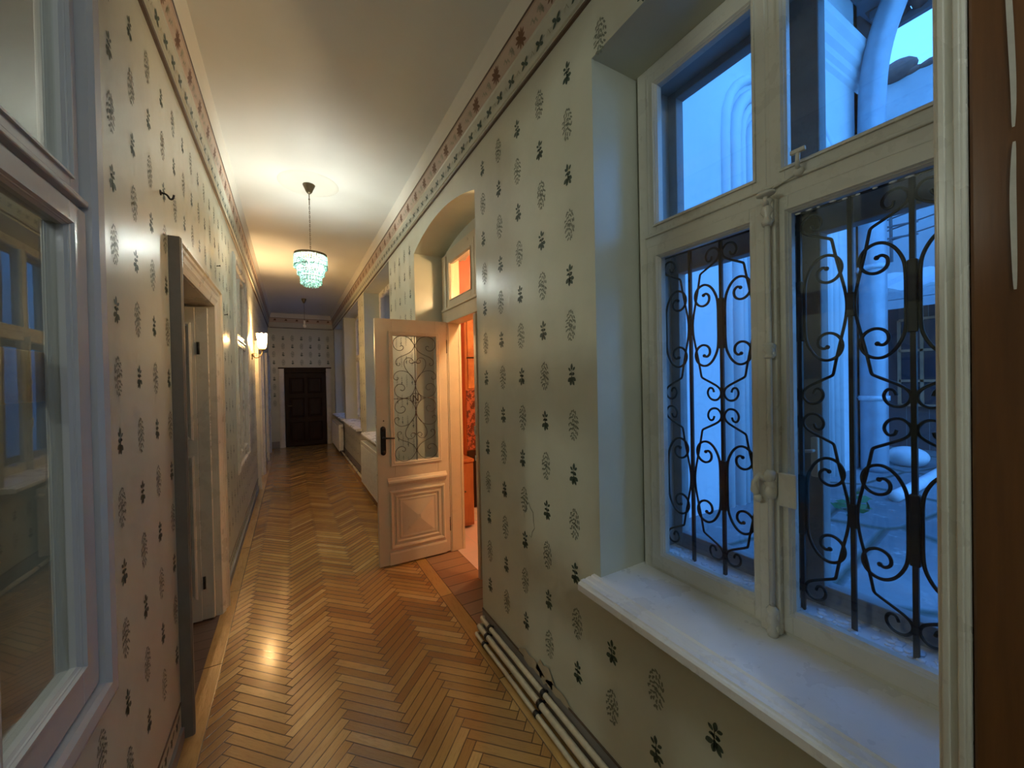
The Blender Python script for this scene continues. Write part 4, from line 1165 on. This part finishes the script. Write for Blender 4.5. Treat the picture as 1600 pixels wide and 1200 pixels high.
# big downpipe at the corner of the wing
r = tag(empty('downpipe', (6.08, 1.93, GZ)), 'thick zinc downpipe curving down from the eaves at the corner of the pale wing', 'pipe')
mb = MB(); xq, yq = 6.08, 1.93
pts = smooth([(xq, 1.30, 6.75), (xq, 1.45, 6.4), (xq, 1.66, 5.95), (xq, 1.88, 5.35), (xq, yq, 4.7), (xq, yq, 3.2), (xq, yq, GZ)], 3)
mb.tube(pts, .128, 16); mb.build('pipe_run', M['zinc'], r)
mb = MB()
for z in (1.25, 2.8, 4.35): mb.lathe([(.128,-.03),(.143,-.028),(.143,.028),(.128,.03)], (xq,yq,z), 16); mb.tube([(xq,yq+.1,z),(xq,YW-.005,z)], .012, 6)
mb.build('pipe_band', M['zinc2'], r)
# slim pilaster strip at the corner
# far house across the courtyard
r = tag(empty('far_house', (11, 2, GZ)), 'grey rendered house beyond the courtyard with a rusty tile coping', 'building')
mb = MB(); mb.box(10.6, 11.0, 1.2, 12, GZ-.3, 7.35); mb.box(10.6, 11.0, -4, 1.2, GZ-.3, 6.8); mb.build('wall', M['render_g'], r)
mb = MB(); k = 1.2
while k < 6:
    mb.ball((10.7, k, 7.40+random.uniform(-.03,.05)), .14, sx=1.3, sy=1.4, sz=.6, n=8); k += .26
mb.ball((10.6, 2.95, 7.52), .20, sy=1.5); mb.build('coping_tile', M['rooftile'], r)
mb = MB(); mb.extrude_y([(10.6,6.1),(10.35,6.2),(10.30,6.34),(10.6,6.42)], .6, 2.35); mb.build('hood_moulding', M['render_w'], r)
# lean-to with brick, panes and corrugated canopy
r = tag(empty('lean_to', (8.4, 1.9, GZ)), 'dark brick lean-to with small-paned windows under a pale canopy behind the thick pipe', 'shed')
mb = MB(); mb.box(8.3, 8.5, -1.5, 3.9, GZ-.2, 2.55); mb.build('wall', M['brick'], r)
mb = MB(); mb.cbox(8.22, 8.30, 1.55, 2.30, 1.05, 2.35, .01); mb.build('shed_window', M['darkglass'], r)
mb = MB()
for y in (1.55, 1.80, 2.05, 2.30): mb.box(8.19, 8.24, y-.018, y+.018, 1.05, 2.35)
for z in (1.05, 1.42, 1.88, 2.35): mb.box(8.19, 8.24, 1.55, 2.30, z-.018, z+.018)
mb.build('glazing_bar', M['orangebrick'], r)
mb = MB(); n = 40; vs = []; fs = []
for i in range(n+1):
    y = -1.6+5.4*i/n; dz = .03*math.sin(i*1.9)+.025*math.sin(i*.7)
    vs += [(6.9, y, 2.62+dz), (8.6, y, 3.12+dz), (6.9, y, 2.65+dz), (8.6, y, 3.15+dz)]
for i in range(n):
    a = i*4; b = a+4
    fs += [(a,b,b+1,a+1),(a+2,a+3,b+3,b+2),(a,a+2,b+2,b),(a+1,b+1,b+3,a+3)]
mb.add(vs, fs); mb.build('canopy', M['corr'], r)
mb = MB(); mb.box(6.86, 6.92, -1.6, 3.8, 2.50, 2.60); mb.build('gutter', M['zinc2'], r)
r2 = tag(empty('gutter_pipe', (7.8, 1.1, GZ)), 'thin light grey drainpipe on the shed wall at the right edge of the near window', 'pipe')
mb = MB(); mb.tube(smooth([(7.9,1.50,2.75),(8.15,1.34,2.5),(8.2,1.32,2.2),(8.2,1.30,GZ)],2), .06, 12); mb.build('pipe_run', M['zinc2'], r2)
mb = MB(); mb.lathe([(.06,-.03),(.072,-.02),(.072,.02),(.06,.03)], (8.2,1.31,1.5), 12); mb.build('pipe_band', M['zinc'], r2)
# roof lattice / clothes lines
r = tag(empty('clothesline', (7.2, 1.5, 3.0)), 'taut thin lines strung on brackets above the canopy', 'cables')
mb = MB()
for k in range(6):
    z = 3.62+.16*k; mb.tube([(7.6, 2.35-.03*k, z-.18), (7.2, -2.5, z+.35)], .010, 6)
mb.build('line', M['eave'], r)
mb = MB()
for yy in (2.2, 1.5): mb.tube([(7.6, yy, 3.15), (7.55, yy, 4.6)], .02, 6)
for k in range(5): mb.tube([(7.6,2.3,3.5+.17*k),(7.5,1.9,3.44+.17*k)], .015, 6)
mb.build('line_bracket', M['eave'], r)
# things lying on the ground
mb = MB(); n = 14
bm = bmesh.new(); bmesh.ops.create_icosphere(bm, subdivisions=3, radius=.17)
for v in bm.verts:
    p = v.co; k = 1+.08*math.sin(7*p.x+3)*math.cos(9*p.y)+.05*math.sin(13*p.z); v.co = Vector((p.x*1.0*k, p.y*1.15*k, max(-.1, p.z*.8*k)))
    v.co += Vector((6.75, 1.82, GZ+.10))
mb.addbm(bm, 0, True); tag(mb.build('sack', M['sack']), 'round white sack lying on the paving behind the thick downpipe', 'sack')
mb = MB(); mb.tube([(4.75,1.37,GZ+.05),(5.2,1.38,GZ+.05),(6.6,1.45,GZ+.055),(7.1,1.47,GZ+.06)], .05, 12)
tag(mb.build('plastic_pipe', M['sack']), 'white plastic pipe lying on the courtyard slabs', 'pipe')
# ivy tuft on the wing
def tuft(c, n, rad, label):
    mb = MB()
    for _ in range(n):
        p = Vector(c)+Vector((random.gauss(0,rad), random.gauss(0,rad*.4), random.gauss(0,rad)))
        a = Vector((random.gauss(0,1),random.gauss(0,1),random.gauss(0,1))).normalized(); b = a.orthogonal().normalized()
        mb.add([p, p+a*.05+b*.02, p+a*.10, p+a*.05-b*.02], [(0,1,2,3)])
    return tag(mb.build('ivy_tuft', M['leafgreen'], recalc=False), label, 'plant')
tuft((4.0, YW-.02, 3.25), 220, .13, 'green ivy tuft in the arch of the pale wing window')
tuft((4.15, 1.45, GZ+.03), 40, .07, 'small green weeds growing between the courtyard slabs')

# ------------------------------------------------------------------ world
wd = bpy.data.worlds.new('dusk_sky'); SC.world = wd; wd.use_nodes = True
nt = wd.node_tree; nt.nodes.clear()
out = nt.nodes.new('ShaderNodeOutputWorld'); bg = nt.nodes.new('ShaderNodeBackground')
tc = nt.nodes.new('ShaderNodeTexCoord'); sp = nt.nodes.new('ShaderNodeSeparateXYZ'); rp = nt.nodes.new('ShaderNodeValToRGB')
nt.links.new(tc.outputs['Generated'], sp.inputs[0]); nt.links.new(sp.outputs[2], rp.inputs[0])
rp.color_ramp.elements[0].position = 0.0; rp.color_ramp.elements[0].color = (.10,.42,1.0,1)
rp.color_ramp.elements[1].position = 1.0; rp.color_ramp.elements[1].color = (.055,.24,.85,1)
nt.links.new(rp.outputs[0], bg.inputs[0]); bg.inputs[1].default_value = 1.85
nt.links.new(bg.outputs[0], out.inputs[0])

# ------------------------------------------------------------------ camera
f = 610.0
Yc = Vector((-346, -1, f)).normalized()
e = -((-.02)*(-346)+1*(-1))/f
Zc = Vector((-.02, 1, e)); Zc = (Zc - Yc*Zc.dot(Yc)).normalized()
Xc = Yc.cross(Zc)
if Xc.x < 0: Xc = -Xc
# rows = world axes in (right, up, forward) camera space
R = [Xc, Yc, Zc]
right = Vector([R[i][0] for i in range(3)]); upv = Vector([R[i][1] for i in range(3)]); fwd = Vector([R[i][2] for i in range(3)])
cam = bpy.data.cameras.new('camera'); co = bpy.data.objects.new('camera', cam); COL.objects.link(co)
mw = Matrix.Identity(4)
for i in range(3):
    mw[i][0] = right[i]; mw[i][1] = upv[i]; mw[i][2] = -fwd[i]
mw[0][3], mw[1][3], mw[2][3] = 0, 0, CAM_H
co.matrix_world = mw
cam.sensor_fit = 'HORIZONTAL'; cam.sensor_width = 36; cam.lens = 36*f/1600; cam.clip_start = .02; cam.clip_end = 100
SC.camera = co

SC.view_settings.view_transform = 'Standard'; SC.view_settings.look = 'None'
SC.view_settings.gamma = 1; SC.view_settings.exposure = 1.05; SC.view_settings.use_curve_mapping = False
cy = SC.cycles
cy.use_denoising = True; cy.max_bounces = 10; cy.diffuse_bounces = 6; cy.glossy_bounces = 5; cy.transparent_max_bounces = 24; cy.transmission_bounces = 8
cy.sample_clamp_indirect = 25; cy.caustics_reflective = False; cy.caustics_refractive = False
